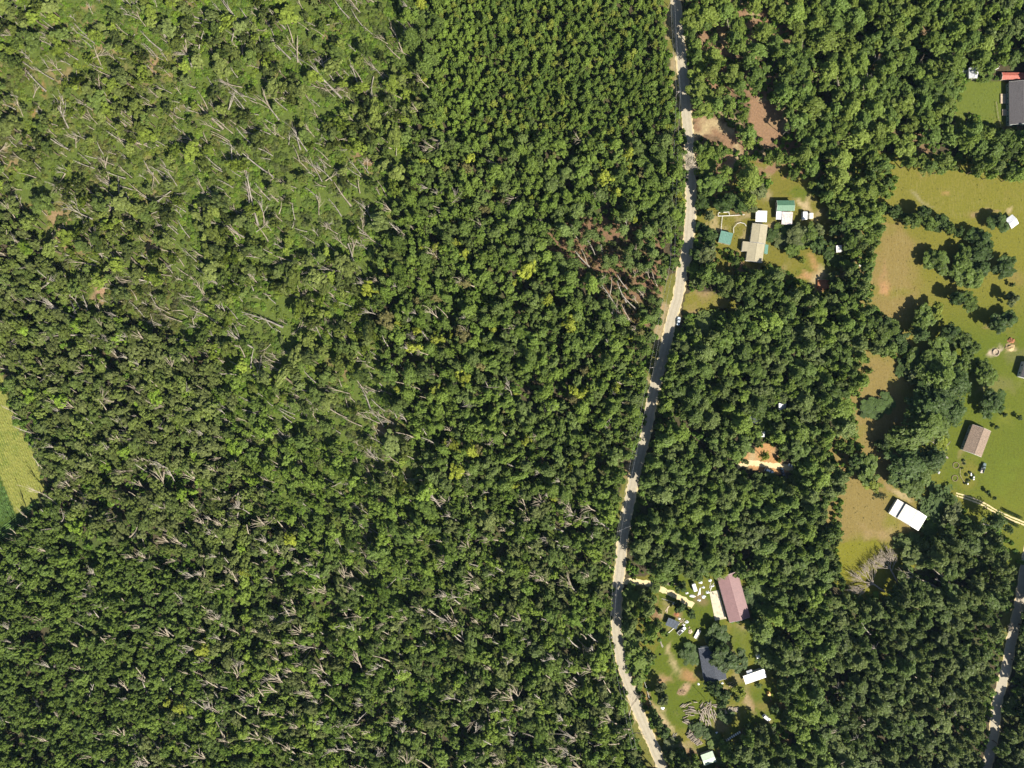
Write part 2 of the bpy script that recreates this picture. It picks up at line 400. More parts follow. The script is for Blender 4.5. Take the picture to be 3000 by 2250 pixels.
def region(poly, c, k, warp=True):
    s = inpoly(wx if warp else GX, wy if warp else GY, poly)
    col[s] = c[s] if c.ndim == 3 else c
    if k is not None: cls[s] = k
    return s
EASTGRASS = [(2470,440),(3320,480),(3320,1720),(2960,1660),(2800,1590),(2700,1640),(2600,1760),(2500,1780),(2430,1700),(2415,1400),(2460,1200),(2490,1000),(2500,800),(2530,640)]
YARDS = [(2040,560),(2200,460),(2440,500),(2480,640),(2480,860),(2300,870),(2060,790),(2035,700)]
SYARDS = [(1838,1690),(2110,1670),(2230,1700),(2320,1900),(2320,2200),(2120,2280),(1960,2280),(1860,2000)]
for q_ in (YARDS, SYARDS):
    s_ = inpoly(wx, wy, q_); col[s_] = mixc(mixc(np.zeros_like(col)+LAWN2*0.85, LAWN, (f1-0.45)*3), PINK, (f2-0.5)*4)[s_]
big = inpoly(wx, wy, EASTGRASS)
def soft(v, w): return np.clip(v/w, 0, 1)
ns = (f3-.5)*160+(f2-.5)*60
wh = soft(2690-GX+ns, 70)*soft(GY-610+ns, 60)*soft(1190-GY, 30)+soft(2715-GX+ns*.6, 60)*soft(GY-1150, 40)*soft(1600-GY+ns*.4, 30)+soft(2745-GX+ns, 70)*soft(GY-640+ns, 60)*soft(950-GY, 60)
wh = np.clip(wh, 0, 1); hayzone = wh > .5
cb = mixc(np.zeros_like(col)+HAYG, LAWN2, (f1-0.45)*3)
cb = mixc(cb, LAWN, np.clip((GY-820)/180, 0, 1)*np.clip((GX-2690)/90, 0, 1)*(0.55+0.9*(f1-0.3)))
cb = mixc(cb, HAY, (f3-0.6)*4*(GY < 900))
ch = mixc(np.zeros_like(col)+HAY, HAYG, (f3*0.6+f2*0.4-0.5)*4)
cb = mixc(cb, ch, wh)
col[big] = cb[big]; cls[big] = 1
hz = big & hayzone; cls[hz] = 2
gl = big & (GX < 2700) & (GY > 1590+ (f2-0.5)*40); col[gl] = (A(0.175, 0.17, 0.022)*(0.9+0.2*f2[..., None]))[gl]; cls[gl] = 1
up = big & (GY < 640) & (cls == 1); cls[up] = 2
ny = region(NYARD, mixc(mixc(np.zeros_like(col)+LAWN2*0.9, LAWN, (f1-0.42)*4), SAND*0.8, (f2*0.6+f3*0.4-0.57)*8), 1)
region(NORTHDIRT, mixc(np.zeros_like(col)+PINK, SAND, (f2-0.42)*5), 3)
for q in (NEEDLE1, NEEDLE2, NEEDLE3): region(q, mixc(np.zeros_like(col)+PINK*1.1, TAN, (f2-0.5)*3), 3)
region(LAWN_NE, mixc(np.zeros_like(col)+A(0.115, 0.145, 0.026), LAWN2, (f3-0.55)*4), 1)
region(SYARD, mixc(mixc(np.zeros_like(col)+LAWN*0.95, LAWN2, (f3-0.5)*4), SAND*0.75, (f2*0.5+f3*0.5-0.6)*8), 1)
region(ORANGE, mixc(np.zeros_like(col)+A(0.42, 0.235, 0.10), SAND, (f2-0.55)*4), 3)
region(MIDLAWN, mixc(np.zeros_like(col)+LAWN2, TAN, (f2-0.5)*4), 1)
for q in (VERGE_W, VERGE_M, VERGE_L, VERGE_LL, VERGE_ML, VERGE_R2):
    region(q, mixc(np.zeros_like(col)+VERGE, SAND*0.75, (f2-0.55)*6), 5)
sx_ = GX+(fbm(GX, GY, 34, 331)-.5)*70; sy_ = GY+(fbm(GX, GY, 34, 341)-.5)*70
def spot(x, y, rx, ry, ang, c, amount=1.0, k=None):
    ca, sa = math.cos(R(ang)), math.sin(R(ang))
    mn = min(1, min(rx, ry)/22); ex, ey = wx*(1-mn)+sx_*mn, wy*(1-mn)+sy_*mn
    u = ((ex-x)*ca+(ey-y)*sa)/rx; v = (-(ex-x)*sa+(ey-y)*ca)/ry
    d = np.hypot(u, v)
    t = np.clip((1.05-d+(f2-.5)*1.5+(f3-.5)*.8)*1.5, 0, 1)*amount*(0.65+0.7*f2)
    near = t > 0.01
    col[near] = mixc(col, c, t)[near]
    if k is not None: cls[(t > 0.5)] = k
for s in [(2345,590,28,14,25,SAND,1.0,3),(2360,600,22,16,40,SAND,.8),(2370,575,14,10,0,SAND,.6),(2090,650,34,26,60,SAND,.9,3),(2060,690,20,34,0,SAND,.9,3),(2042,712,16,26,15,SAND,1,3),
          (2035,800,16,18,0,CLAY*1.1,1,3),(2395,810,34,30,-40,SAND,1,3),(2365,815,34,22,-30,CLAY,.9,3),(2380,775,20,30,-30,CLAY,.8,3),(2340,780,50,24,-10,LAWN2,.7),(2405,833,20,14,0,CLAY*.9,1,3),
          (2092,570,14,16,0,CLAY,.9,3),(2130,560,26,10,20,CLAY,.8,3),(2310,516,16,8,-20,CLAY*.8,.9),(2270,490,34,18,0,PINK,.9),(2275,660,26,20,0,TAN*1.3,.8),(2345,560,50,20,0,LAWN,.9),
          (2475,705,14,20,0,SAND,.5),(2470,805,20,20,0,SAND*.8,.7),(2600,830,26,26,0,CLAY,.75),(2590,800,22,40,0,A(.33,.2,.1),.6),(2765,560,20,8,20,CLAY,.5),(2700,585,60,6,30,A(.36,.31,.22),.4),
          (2900,612,26,4,2,TAN,.6),(2955,612,12,14,40,SAND,.8),(2860,628,16,10,0,TAN,.8),(2930,960,60,14,20,HAY,.5),(2900,960,40,10,0,TAN,.5),(2915,1030,16,16,0,A(.45,.36,.27),.9),(2957,1018,20,12,0,SAND,.8),
          (2965,1000,18,10,0,A(.16,.08,.06),.8),(2980,1050,40,50,0,A(.14,.14,.05),.6),(2920,1120,60,40,20,A(.17,.16,.06),.5),(2815,1330,24,20,0,TAN,.6),(2830,1385,40,40,0,LAWN2,.6),
          (2650,1455,36,8,20,SAND,.7),(2600,1432,20,10,50,TAN,.7),(2530,1500,60,50,20,HAY,.6),(2560,1560,60,30,0,A(.30,.215,.105),.6),(2960,1230,40,40,0,A(.15,.165,.026),.6),(2960,1400,60,80,0,A(.125,.165,.02),.6),
          (2830,1470,60,20,20,LAWN2,.6),(1945,815,14,24,0,SAND,1,3),(1940,880,8,40,15,TAN*1.2,.8),(1830,1390,10,16,0,TAN,.8),(1880,1705,40,16,5,SAND,.6),(2050,1760,30,30,0,TAN*.8,.6),(1995,1720,40,14,10,LAWN2,.7),
          (1992,1795,28,20,0,TAN,.8,3),(1982,1800,10,7,0,A(.28,.12,.08),.8),(1945,1890,18,50,0,LAWN,.7),(1960,1910,12,50,-10,SAND,.8),(1975,1950,18,40,-25,SAND,.85,3),(2010,1975,40,30,30,CLAY*.85,.7),(1950,1985,26,26,0,A(.34,.22,.12),.8),
          (2000,2025,16,20,40,A(.36,.25,.15),.9,3),(1905,2045,10,40,-22,A(.42,.26,.17),.9,3),(1915,2090,10,40,-22,SAND,.9,3),(1935,2105,18,46,-30,SAND,.9,3),(1965,2140,12,40,-35,SAND,.8,3),(1895,2060,7,60,-22,A(.33,.14,.07),.9,3),
          (1990,2185,10,30,-40,SAND,.7),(2040,2240,22,14,0,SAND*.9,.9,3),(2200,2060,14,60,-12,TAN*1.1,.85,3),(2190,2040,8,50,-12,SAND*.8,.6),(2245,2065,40,30,0,HAY,.6),(2290,2060,14,20,0,CLAY*.7,.7),
          (2180,1880,40,50,20,LAWN,.8),(2225,1900,20,40,0,A(.14,.17,.022),.7),(2170,2150,30,30,0,LAWN,.7),(2185,2155,16,16,0,A(.2,.1,.09),.7),(2110,2130,40,20,40,TAN,.5),
          (1995,1370,14,12,0,CLAY*.7,.7,3),(2075,1410,20,16,0,PINK,.6),(2060,1360,14,12,0,CLAY*.6,.6),(2460,1380,12,12,0,CLAY*.7,.7),(2408,1376,10,10,0,CLAY*.7,.7),(1885,1425,14,10,30,CLAY*.8,.8,3),
          (130,270,16,30,0,CLAY*.8,.8),(95,80,30,26,10,TAN*1.1,.8),(100,325,10,26,0,CLAY*.8,.7),(250,15,24,14,0,TAN,.8),(300,830,14,44,10,A(.33,.215,.13),.95),(330,855,20,14,0,A(.33,.215,.13),.95),(290,880,24,20,0,A(.3,.2,.12),.8),
          (155,640,24,24,0,TAN,.8),(100,600,26,16,0,CLAY*.7,.6),(460,632,30,12,20,CLAY*.7,.7),(500,90,10,14,0,A(.45,.4,.34),.4),(636,80,14,12,0,A(.45,.4,.36),.8),(970,775,9,8,0,A(.40,.26,.2),.9),(700,160,20,30,0,A(.3,.25,.2),.5),
          (960,1150,14,9,20,A(.33,.24,.18),.8),(290,1050,40,24,0,A(.2,.12,.07),.8),(540,70,40,24,20,A(.12,.165,.02),.8),(610,100,50,40,0,A(.11,.155,.02),.8),(2095,160,14,16,0,TAN,.8),(2140,200,10,26,-30,TAN,.8),
          (2120,275,16,18,0,TAN,.9),(2300,130,30,16,0,PINK,.6),(2235,290,24,16,20,SAND*.9,.9),(2215,265,10,14,0,PINK,.8),(2320,310,14,16,0,TAN,.7),(2536,110,18,14,0,PINK*1.1,.8),(2530,35,14,16,0,TAN,.8),(2040,175,16,14,0,CLAY*.5,.7)]:
    spot(*s)
cf = region(CROP, np.zeros_like(col)+CSOIL, 4, False)
gr = cf & ((GX < (GY-1395)*0.42) | (GY > 1463+ (130-GX)*0.75-20)); col[gr] = CGREEN
pat = cf & ~gr & (GX < 60) & (GY > 1260) & (GY < 1380); col[pat] = mixc(col, CGREEN*1.6, (f2-0.35)*4)[pat]

col = col*0.86
GZ = 0*GX
allv = np.stack([(GX-1500)*GSD, (1125-GY)*GSD, GZ], -1).reshape(-1, 3)
allc = col.reshape(-1, 3)
ny_, nx_ = GX.shape
idx = np.arange(ny_*nx_).reshape(ny_, nx_)
quads = np.stack([idx[1:, :-1], idx[1:, 1:], idx[:-1, 1:], idx[:-1, :-1]], -1).reshape(-1, 4)
qc = cls[:-1, :-1].reshape(-1)
def ground_piece(name, k, m, label=None):
    q = quads[qc == k]
    u, inv = np.unique(q, return_inverse=True)
    me = np_mesh(name, allv[u], inv.reshape(-1, 4), m)
    a = me.attributes.new('soil', 'FLOAT_COLOR', 'POINT')
    a.data.foreach_set('color', np.concatenate([allc[u], np.ones((len(u), 1))], 1).astype(np.float32).ravel())
    o = put(name, me); tag(o, label, None, None, 'structure'); return o
ground_piece('ground', 0, M['soil'])
ground_piece('lawn', 1, M['soil_lawn'])
ground_piece('hay_meadow', 2, M['soil_hay'])
ground_piece('bare_soil', 3, M['soil_bare'])
CROPF = ground_piece('crop_field', 4, M['soil_bare'])
ground_piece('grass_verge', 5, M['soil_lawn'])
# the country beyond, out to the horizon, butting against the detailed ground
x0, x1 = (gx[0]-1500)*GSD, (gx[-1]-1500)*GSD; y1, y0 = (1125-gy[0])*GSD, (1125-gy[-1])*GSD
mb = MB(); F = 2500
for (a, b, c, d) in ((-F, F, y1, F), (-F, F, -F, y0), (-F, x0, y0, y1), (x1, F, y0, y1)):
    mb.poly([(a, c, 0), (b, c, 0), (b, d, 0), (a, d, 0)])
M['far_woods'] = mat('far_woods', (0.05, 0.07, 0.025), 0.95, 0.3, 0.02)
tag(mb.build('far_terrain', M['far_woods']), kind='structure')

# roads
def ribbon(name, pts, hw, z, m, seed, jag=0.35, step=5.0, crown=0.0, off=0.0):
    rr = random.Random(seed)
    # catmull-rom resample in px
    out = []
    for i in range(len(pts)-1):
        p0 = pts[max(i-1, 0)]; p1 = pts[i]; p2 = pts[i+1]; p3 = pts[min(i+2, len(pts)-1)]
        n = max(2, int(math.hypot(p2[0]-p1[0], p2[1]-p1[1])/step))
        for k in range(n):
            t = k/n
            out.append(tuple(0.5*((2*p1[j])+(-p0[j]+p2[j])*t+(2*p0[j]-5*p1[j]+4*p2[j]-p3[j])*t*t+(-p0[j]+3*p1[j]-3*p2[j]+p3[j])*t**3) for j in (0, 1)))
    out.append(pts[-1])
    W = [P(x, y, 0) for x, y in out]
    mb = MB(); us = [-1, -0.55, 0, 0.55, 1]
    for i, p in enumerate(W):
        d = W[min(i+1, len(W)-1)]-W[max(i-1, 0)]; d.normalize(); s = Vector((d.y, -d.x, 0))
        for u in us:
            w = off+hw*u+(rr.uniform(-jag, jag) if abs(u) == 1 else 0)
            q = p+s*w; mb.v.append((q.x, q.y, z+crown*(1-abs(u))))
    for i in range(len(W)-1):
        for k in range(4):
            a = i*5+k; mb.f.append((a, a+1, a+6, a+5)); mb.m.append(0)
    o = mb.build(name, m); tag(o, kind='structure'); return o
def road_mat(name, c1, c2, streak):
    m = mat(name, c1, 0.9, 0.1, 0.5, 0.15, 4.0, 0.15, col2=c2)
    nt = m.node_tree; n = nt.nodes; l = nt.links
    b = n['Principled BSDF']; src = b.inputs['Base Color'].links[0].from_socket
    tc = n.new('ShaderNodeTexCoord'); nz = n.new('ShaderNodeTexNoise'); nz.inputs['Scale'].default_value = 2.2; nz.inputs['Detail'].default_value = 8; nz.inputs['Roughness'].default_value = 0.8
    l.new(tc.outputs['Object'], nz.inputs['Vector'])
    mr = n.new('ShaderNodeMapRange'); mr.inputs['From Min'].default_value = 0.35; mr.inputs['From Max'].default_value = 0.65; mr.inputs['To Min'].default_value = 0.86; mr.inputs['To Max'].default_value = 1.12
    l.new(nz.outputs[0], mr.inputs[0])
    sc = n.new('ShaderNodeVectorMath'); sc.operation = 'SCALE'; l.new(src, sc.inputs[0]); l.new(mr.outputs[0], sc.inputs['Scale']); l.new(sc.outputs[0], b.inputs['Base Color'])
    return m
M['road'] = road_mat('worn_road', (0.33, 0.295, 0.225), (0.40, 0.36, 0.28), 0.1)
M['shoulder'] = road_mat('sandy_shoulder', (0.46, 0.37, 0.2), (0.55, 0.46, 0.28), 0.1)
M['drive'] = road_mat('sand_drive', (0.55, 0.44, 0.24), (0.60, 0.50, 0.30), 0.1)
M['wheel_tracks'] = road_mat('wheel_worn', (0.30, 0.27, 0.205), (0.36, 0.32, 0.24), 0.1)
ribbon('road_shoulder', ROAD, 3.15, 0.008, M['shoulder'], 3, 0.5, 6)
ribbon('road', ROAD, 2.55, 0.014, M['road'], 4, 0.3, 6)
for s in (-1.15, 1.2): ribbon('wheel_track', ROAD, 0.42, 0.019, M['wheel_tracks'], 14+int(s*3), 0.14, 6, 0, s)
ribbon('far_road_shoulder', ROAD2, 3.0, 0.008, M['shoulder'], 5, 0.4, 8)
ribbon('far_road', ROAD2, 2.5, 0.014, M['road'], 6, 0.2, 8)
ribbon('sand_driveway', DRIVE, 1.55, 0.018, M['drive'], 7, 0.45, 5)
ribbon('clearing_track', CLEARING_WAY, 1.4, 0.012, M['drive'], 8, 0.4, 5)
for s in (-1, 1):
    ribbon('wheel_track', [(x+s*1.2, y-s*3.6) for x, y in TRACK], 0.38, 0.010, M['drive'], 9+s, 0.12, 5)

# crop rows: each row a leafy ridge, a part of the field
def crop_row(pts, w, h, m, rr):
    mb = MB(); n = len(pts)
    for i, p in enumerate(pts):
        a = pts[max(i-1, 0)]; b = pts[min(i+1, n-1)]
        d = Vector((b[0]-a[0], b[1]-a[1], 0)).normalized(); s = Vector((d.y, -d.x, 0))
        hh = h*rr.uniform(0.25, 1.2); ww = w*rr.uniform(0.45, 1.25)
        for u, z in ((-1, 0.02), (-0.6, 0.8), (0.5, 1.0), (1, 0.02)):
            mb.v.append((p[0]+s.x*ww*u+rr.uniform(-.08, .08), p[1]+s.y*ww*u+rr.uniform(-.08, .08), 0.01+hh*z))
    for i in range(n-1):
        for k in range(3):
            a = i*4+k; mb.f.append((a, a+1, a+5, a+4)); mb.m.append(0)
    return mb
M['crop_pale'] = mat('crop_pale', (0.13, 0.16, 0.026), 0.8, 0.3, 0.35, col2=(0.22, 0.22, 0.05))
M['crop_dark'] = mat('crop_dark', (0.045, 0.085, 0.016), 0.8, 0.3, 0.5)
rr = random.Random(5)
def rows(m, inside, ux, uy, nx_, ny2, spacing, orig, n, w, h, span):
    for i in range(n):
        ox, oy = orig[0]+nx_*spacing*i, orig[1]+ny2*spacing*i
        run = []; runs = []
        t = 0
        while t < span:
            x, y = ox+ux*t, oy+uy*t
            if inside(x, y): run.append((x, y))
            else:
                if len(run) > 6: runs.append(run)
                run = []
            t += 5
        if len(run) > 6: runs.append(run)
        for r_ in runs:
            crop_row([tuple(P(x, y, 0))[:2] for x, y in r_], w, h, m, rr).build('crop_row', m, CROPF)
cin = lambda x, y: bool(inpoly([x], [y], CROP)[0]) and x > -60
pale = lambda x, y: cin(x, y) and not (x < (y-1395)*0.42) and y < 1463+(130-x)*0.75-24
head = lambda x, y: cin(x, y) and y > 1463+(130-x)*0.75-16
dark = lambda x, y: cin(x, y) and x < (y-1395)*0.42-4 and y < 1463+(130-x)*0.75-24
L_ = math.hypot(0.40, 1); ux, uy = 0.40/L_, 1/L_
rows(M['crop_pale'], pale, ux, uy, uy, -ux, 6.6, (-190, 1010), 42, 0.36, 0.5, 700)
rows(M['crop_dark'], dark, ux, uy, uy, -ux, 5.6, (-230, 1100), 40, 0.5, 0.6, 700)
rows(M['crop_dark'], head, -0.80, 0.60, 0.60, 0.80, 5.6, (190, 1400), 26, 0.42, 0.5, 420)
# ------------------------------------------------------------------ buildings
def quad_frame(cs, z):
    """four roof corners seen in the photograph (px), at height z -> centre, length along AB, width along BC, angle"""
    w = [P(x, y, z) for x, y in cs]
    c = sum(w, Vector())/4
    ab = ((w[1]-w[0])+(w[2]-w[3]))/2; bc = ((w[2]-w[1])+(w[3]-w[0]))/2
    return Vector((c.x, c.y, 0)), ab.length, bc.length, math.atan2(ab.y, ab.x)

def slope_mesh(x0, x1, ya, za, yb, zb, kind, th=0.09, pitch=0.9):
    """one roof slope: a slab from (y=ya, z=za) eave to (yb, zb) ridge with standing ribs or shingle courses"""
    mb = MB()
    mb.hull8([(x0,ya,za-th),(x1,ya,za-th),(x1,yb,zb-th),(x0,yb,zb-th),(x0,ya,za),(x1,ya,za),(x1,yb,zb),(x0,yb,zb)] if yb > ya else
             [(x0,yb,zb-th),(x1,yb,zb-th),(x1,ya,za-th),(x0,ya,za-th),(x0,yb,zb),(x1,yb,zb),(x1,ya,za),(x0,ya,za)])
    if kind == 'rib':
        n = max(2, int((x1-x0)/pitch))
        for i in range(n+1):
            x = x0+0.03+(x1-x0-0.1)*i/n
            p = [(x,ya,za+0.003),(x+0.05,ya,za+0.003),(x+0.05,yb,zb+0.003),(x,yb,zb+0.003)]
            q = [(a,b,c+0.045) for a,b,c in p]
            if yb < ya: p = [p[3],p[2],p[1],p[0]]; q = [q[3],q[2],q[1],q[0]]
            mb.hull8(p+q)
    else:
        n = max(3, int(abs(yb-ya)/0.45))
        for i in range(n):
            t0, t1 = i/n, (i+1)/n
            a, b = ya+(yb-ya)*t0, ya+(yb-ya)*t1; c, d = za+(zb-za)*t0, za+(zb-za)*t1
            p = [(x0+.005,a,c+0.004),(x1-.005,a,c+0.004),(x1-.005,b,d+0.004),(x0+.005,b,d+0.004)]
            q = [(x0+.005,a,c+0.03),(x1-.005,a,c+0.03),(x1-.005,b,d+0.008),(x0+.005,b,d+0.008)]
            if yb < ya: p = p[::-1]; q = q[::-1]
            mb.hull8(p+q)
    return mb

def opening(parent, side, u, L, Wd, z0, w, h, name='window'):
    """window or door on wall side 0:+y 1:-y 2:+x 3:-x at position u along it"""
    mb = MB(); pb = MB()
    if side in (0, 1):
        y = (Wd/2) if side == 0 else -(Wd/2); s = 1 if side == 0 else -1
        a, b = sorted((y+s*0.003, y+s*0.06)); mb.box(u-w/2-.08, u+w/2+.08, a, b, z0-.08, z0+h+.08)
        a, b = sorted((y+s*0.063, y+s*0.075)); pb.box(u-w/2, u+w/2, a, b, z0, z0+h)
    else:
        x = (L/2) if side == 2 else -(L/2); s = 1 if side == 2 else -1
        a, b = sorted((x+s*0.003, x+s*0.06)); mb.box(a, b, u-w/2-.08, u+w/2+.08, z0-.08, z0+h+.08)
        a, b = sorted((x+s*0.063, x+s*0.075)); pb.box(a, b, u-w/2, u+w/2, z0, z0+h)
    f = mb.build(name, M['trim'], parent)
    if name == 'door':
        pb.build('leaf', M['door'], f)
    else:
        pb.build('pane', M['glass'], f)
    return f

def house(name, label, cat, corners, eave=2.7, rise=1.3, roof='tan_metal', wall='wall_white', kind='rib', over=0.35, windows=True, trim=True, ridge=None, open_sided=False, group=None):
    c, L, Wd, ang = quad_frame(corners, eave)
    root = empty(name, c, ang); tag(root, label, cat, group)
    l, w = L/2-over, Wd/2-over
    if not open_sided:
        mb = MB(); mb.box(-l, l, -w, w, 0, eave-0.12)
        k = rise*w/(Wd/2)
        for x in (-l, l-0.1):
            mb.hull8([(x,-w,eave-.119),(x+.1,-w,eave-.119),(x+.1,w,eave-.119),(x,w,eave-.119),(x,-.03,eave+k-.16),(x+.1,-.03,eave+k-.16),(x+.1,.03,eave+k-.16),(x,.03,eave+k-.16)])
        mb.build('wall', M[wall], root)
    else:
        for sx in (-1, 0, 1):
            for sy in (-1, 1):
                MB().box(sx*l-.08, sx*l+.08, sy*w-.08, sy*w+.08, 0, eave-.1).build('post', M['galv'], root)
    for s in (-1, 1):
        slope_mesh(-L/2, L/2, s*Wd/2, eave, s*0.02, eave+rise, kind).build('roof_slope', M[roof], root)
    MB().hull8([(-L/2,-.16,eave+rise-.02),(L/2,-.16,eave+rise-.02),(L/2,.16,eave+rise-.02),(-L/2,.16,eave+rise-.02),(-L/2,-.04,eave+rise+.07),(L/2,-.04,eave+rise+.07),(L/2,.04,eave+rise+.07),(-L/2,.04,eave+rise+.07)]).build('ridge_cap', M[ridge or roof], root)
    if trim:
        for x in (-L/2-.06, L/2):
            for s in (-1, 1):
                a = sorted((s*Wd/2, s*0.03)); z = (eave, eave+rise) if s < 0 else (eave+rise, eave)
                MB().hull8([(x,a[0],z[0]-.22),(x+.06,a[0],z[0]-.22),(x+.06,a[1],z[1]-.22),(x,a[1],z[1]-.22),(x,a[0],z[0]+.03),(x+.06,a[0],z[0]+.03),(x+.06,a[1],z[1]+.03),(x,a[1],z[1]+.03)]).build('barge_board', M['trim'], root)
    if windows and not open_sided:
        n = max(2, int(L/3.2))
        for i in range(n):
            u = -l+2*l*(i+.5)/n
            for side in (0, 1):
                if side == 1 and i == n//2: opening(root, side, u, 2*l, 2*w, 0.1, 0.95, 2.0, 'door')
                else: opening(root, side, u, 2*l, 2*w, 1.0, 1.0, 1.1)
        for side in (2, 3): opening(root, side, 0, 2*l, 2*w, 1.0, 1.1, 1.1)
    return root

def lean_to(name, label, cat, corners, z_ab=2.6, z_cd=2.1, roof='silver_metal', wall=None, wallm='wall_white', group=None, pitch=0.8, post='galv'):
    """single-pitch roof; corners A,B along the high edge, C,D along the low one"""
    c, L, Wd, ang = quad_frame(corners, (z_ab+z_cd)/2)
    # local y axis from CD (low) to AB (high): AB is at the side from which BC points away
    root = empty(name, c, ang); tag(root, label, cat, group)
    w = [P(x, y, 0) for x, y in corners]
    side = 1 if ((w[1]-w[0]).cross(w[2]-w[1])).z < 0 else -1      # high edge at +y when the corners run clockwise
    ya, yb = -side*Wd/2, side*Wd/2
    slope_mesh(-L/2, L/2, ya, z_cd, yb, z_ab, 'rib', 0.07, pitch).build('roof', M[roof], root)
    l, ww = L/2-.15, Wd/2-.15
    if wall:
        mb = MB()
        lo, hi = (z_cd, z_ab) if side > 0 else (z_ab, z_cd)
        mb.hull8([(-l,-ww,0),(l,-ww,0),(l,ww,0),(-l,ww,0),(-l,-ww,lo-.1),(l,-ww,lo-.1),(l,ww,hi-.1),(-l,ww,hi-.1)])
        mb.build('wall', M[wallm], root)
        opening(root, 1, 0, 2*l, 2*ww, 0.1, 0.9, min(1.9, lo-.4), 'door')
        opening(root, 3, 0, 2*l, 2*ww, 0.9, 0.7, 0.7)
    else:
        for sx in (-1, 1):
            for sy in (-1, 1):
                z = (z_ab if sy == side else z_cd)-.1
                MB().box(sx*l-.06, sx*l+.06, sy*ww-.06, sy*ww+.06, 0, z).build('post', M[post], root)
        MB().box(-l+.07, l-.07, side*ww-.05, side*ww+.05, z_ab-.26, z_ab-.14).build('beam', M['board'], root)
    return root

# -- homestead right of the upper road
house('green_roofed_house', 'small house with green ribbed metal roof, beside the white awnings', 'house', [(2276,587),(2327.5,587),(2326.5,618),(2275.5,618)], 3.3, 0.9, 'green_metal', 'wall_tan')
lean_to('silver_lean_to', 'narrow pale blue-silver lean-to roof against the green-roofed house', 'lean-to', [(2274,619.5),(2290,619.5),(2289.5,643),(2273.5,642.5)], 2.7, 2.3, 'silver_metal')
lean_to('rusty_carport', 'rust-streaked silver carport roof south of the green-roofed house', 'carport', [(2291,620),(2322,622),(2322,658),(2290,657)], 2.9, 2.4, 'rusty_silver')
lean_to('white_carport', 'white flat carport dappled by tree shade, above the tan-roofed house', 'carport', [(2216,617.5),(2247,617.5),(2247,651),(2212,649)], 2.6, 2.45, 'white_metal')
def tan_house():
    c = P(2218, 712, 2.7); c.z = 0; ang = R(-4)
    root = empty('tan_roofed_house', c, 0); tag(root, 'long tan metal-roofed house of two offset wings with a green porch strip', 'house')
    def wing(cs, eave, rise, roof, ridge_along_ab=True, over=.3):
        cc, L, Wd, a = quad_frame(cs, eave); cc = cc-c; ca, sa = math.cos(a), math.sin(a)
        T = lambda p: (cc.x+p[0]*ca-p[1]*sa, cc.y+p[0]*sa+p[1]*ca, p[2])
        l, w = L/2-over, Wd/2-over
        mb = MB().box(-l, l, -w, w, 0, eave-.12)
        for x in (-l, l-.1):
            k = rise*w/(Wd/2); mb.hull8([(x,-w,eave-.119),(x+.1,-w,eave-.119),(x+.1,w,eave-.119),(x,w,eave-.119),(x,-.03,eave+k-.16),(x+.1,-.03,eave+k-.16),(x+.1,.03,eave+k-.16),(x,.03,eave+k-.16)])
        mb.v = [T(p) for p in mb.v]; mb.build('wall', M['wall_white'], root)
        for s in (-1, 1):
            sm = slope_mesh(-L/2, L/2, s*Wd/2, eave, s*.02, eave+rise, 'rib'); sm.v = [T(p) for p in sm.v]; sm.build('roof_slope', M[roof], root)
        sm = MB().box(-L/2, L/2, -.15, .15, eave+rise-.03, eave+rise+.05); sm.v = [T(p) for p in sm.v]; sm.build('ridge_cap', M[roof], root)
        for i, (u, nm) in enumerate(((-.55, 'window'), (0, 'door'), (.5, 'window'))):
            for sd in (-1, 1):
                y = sd*(w+.03); hb = (.1, 2.0, .9) if nm == 'door' else (1.0, 1.1, 1.1)
                fm = MB().box(u*l-hb[2]/2-.08, u*l+hb[2]/2+.08, y-.03, y+.03, hb[0]-.05, hb[0]+hb[1]+.08); fm.v = [T(p) for p in fm.v]; f = fm.build(nm, M['trim'], root)
                pm = MB().box(u*l-hb[2]/2, u*l+hb[2]/2, y+sd*.033-.004, y+sd*.033+.004, hb[0], hb[0]+hb[1]); pm.v = [T(p) for p in pm.v]; pm.build('pane' if nm == 'window' else 'leaf', M['glass' if nm == 'window' else 'door'], f)
        for x in (-L/2-.05, L/2):
            for s in (-1, 1):
                aa = sorted((s*Wd/2, s*.03)); z = (eave, eave+rise) if s < 0 else (eave+rise, eave)
                bm_ = MB().hull8([(x,aa[0],z[0]-.22),(x+.05,aa[0],z[0]-.22),(x+.05,aa[1],z[1]-.22),(x,aa[1],z[1]-.22),(x,aa[0],z[0]+.02),(x+.05,aa[0],z[0]+.02),(x+.05,aa[1],z[1]+.02),(x,aa[1],z[1]+.02)])
                bm_.v = [T(p) for p in bm_.v]; bm_.build('barge_board', M['trim'], root)
    wing([(2197,709),(2205,655),(2249,659),(2243,713)], 2.6, .7, 'tan_metal')
    wing([(2185,764),(2193,709.5),(2241,716),(2233,769)], 2.8, .75, 'tan_metal')
    # the west bay
    cc, L, Wd, a = quad_frame([(2177,706.5),(2195,709),(2191,737),(2172.5,735)], 2.5); cc = cc-c; ca, sa = math.cos(a), math.sin(a)
    T = lambda p: (cc.x+p[0]*ca-p[1]*sa, cc.y+p[0]*sa+p[1]*ca, p[2])
    mb = MB().box(-L/2+.2, L/2-.02, -Wd/2+.2, Wd/2-.2, 0, 2.35); mb.v = [T(p) for p in mb.v]; mb.build('wall', M['wall_white'], root)
    sm = MB().hull8([(-L/2,-Wd/2,2.4),(L/2,-Wd/2,2.75),(L/2,Wd/2,2.75),(-L/2,Wd/2,2.4),(-L/2,-Wd/2,2.5),(L/2,-Wd/2,2.84),(L/2,Wd/2,2.84),(-L/2,Wd/2,2.5)]); sm.v = [T(p) for p in sm.v]; sm.build('bay_roof', M['tan_metal'], root)
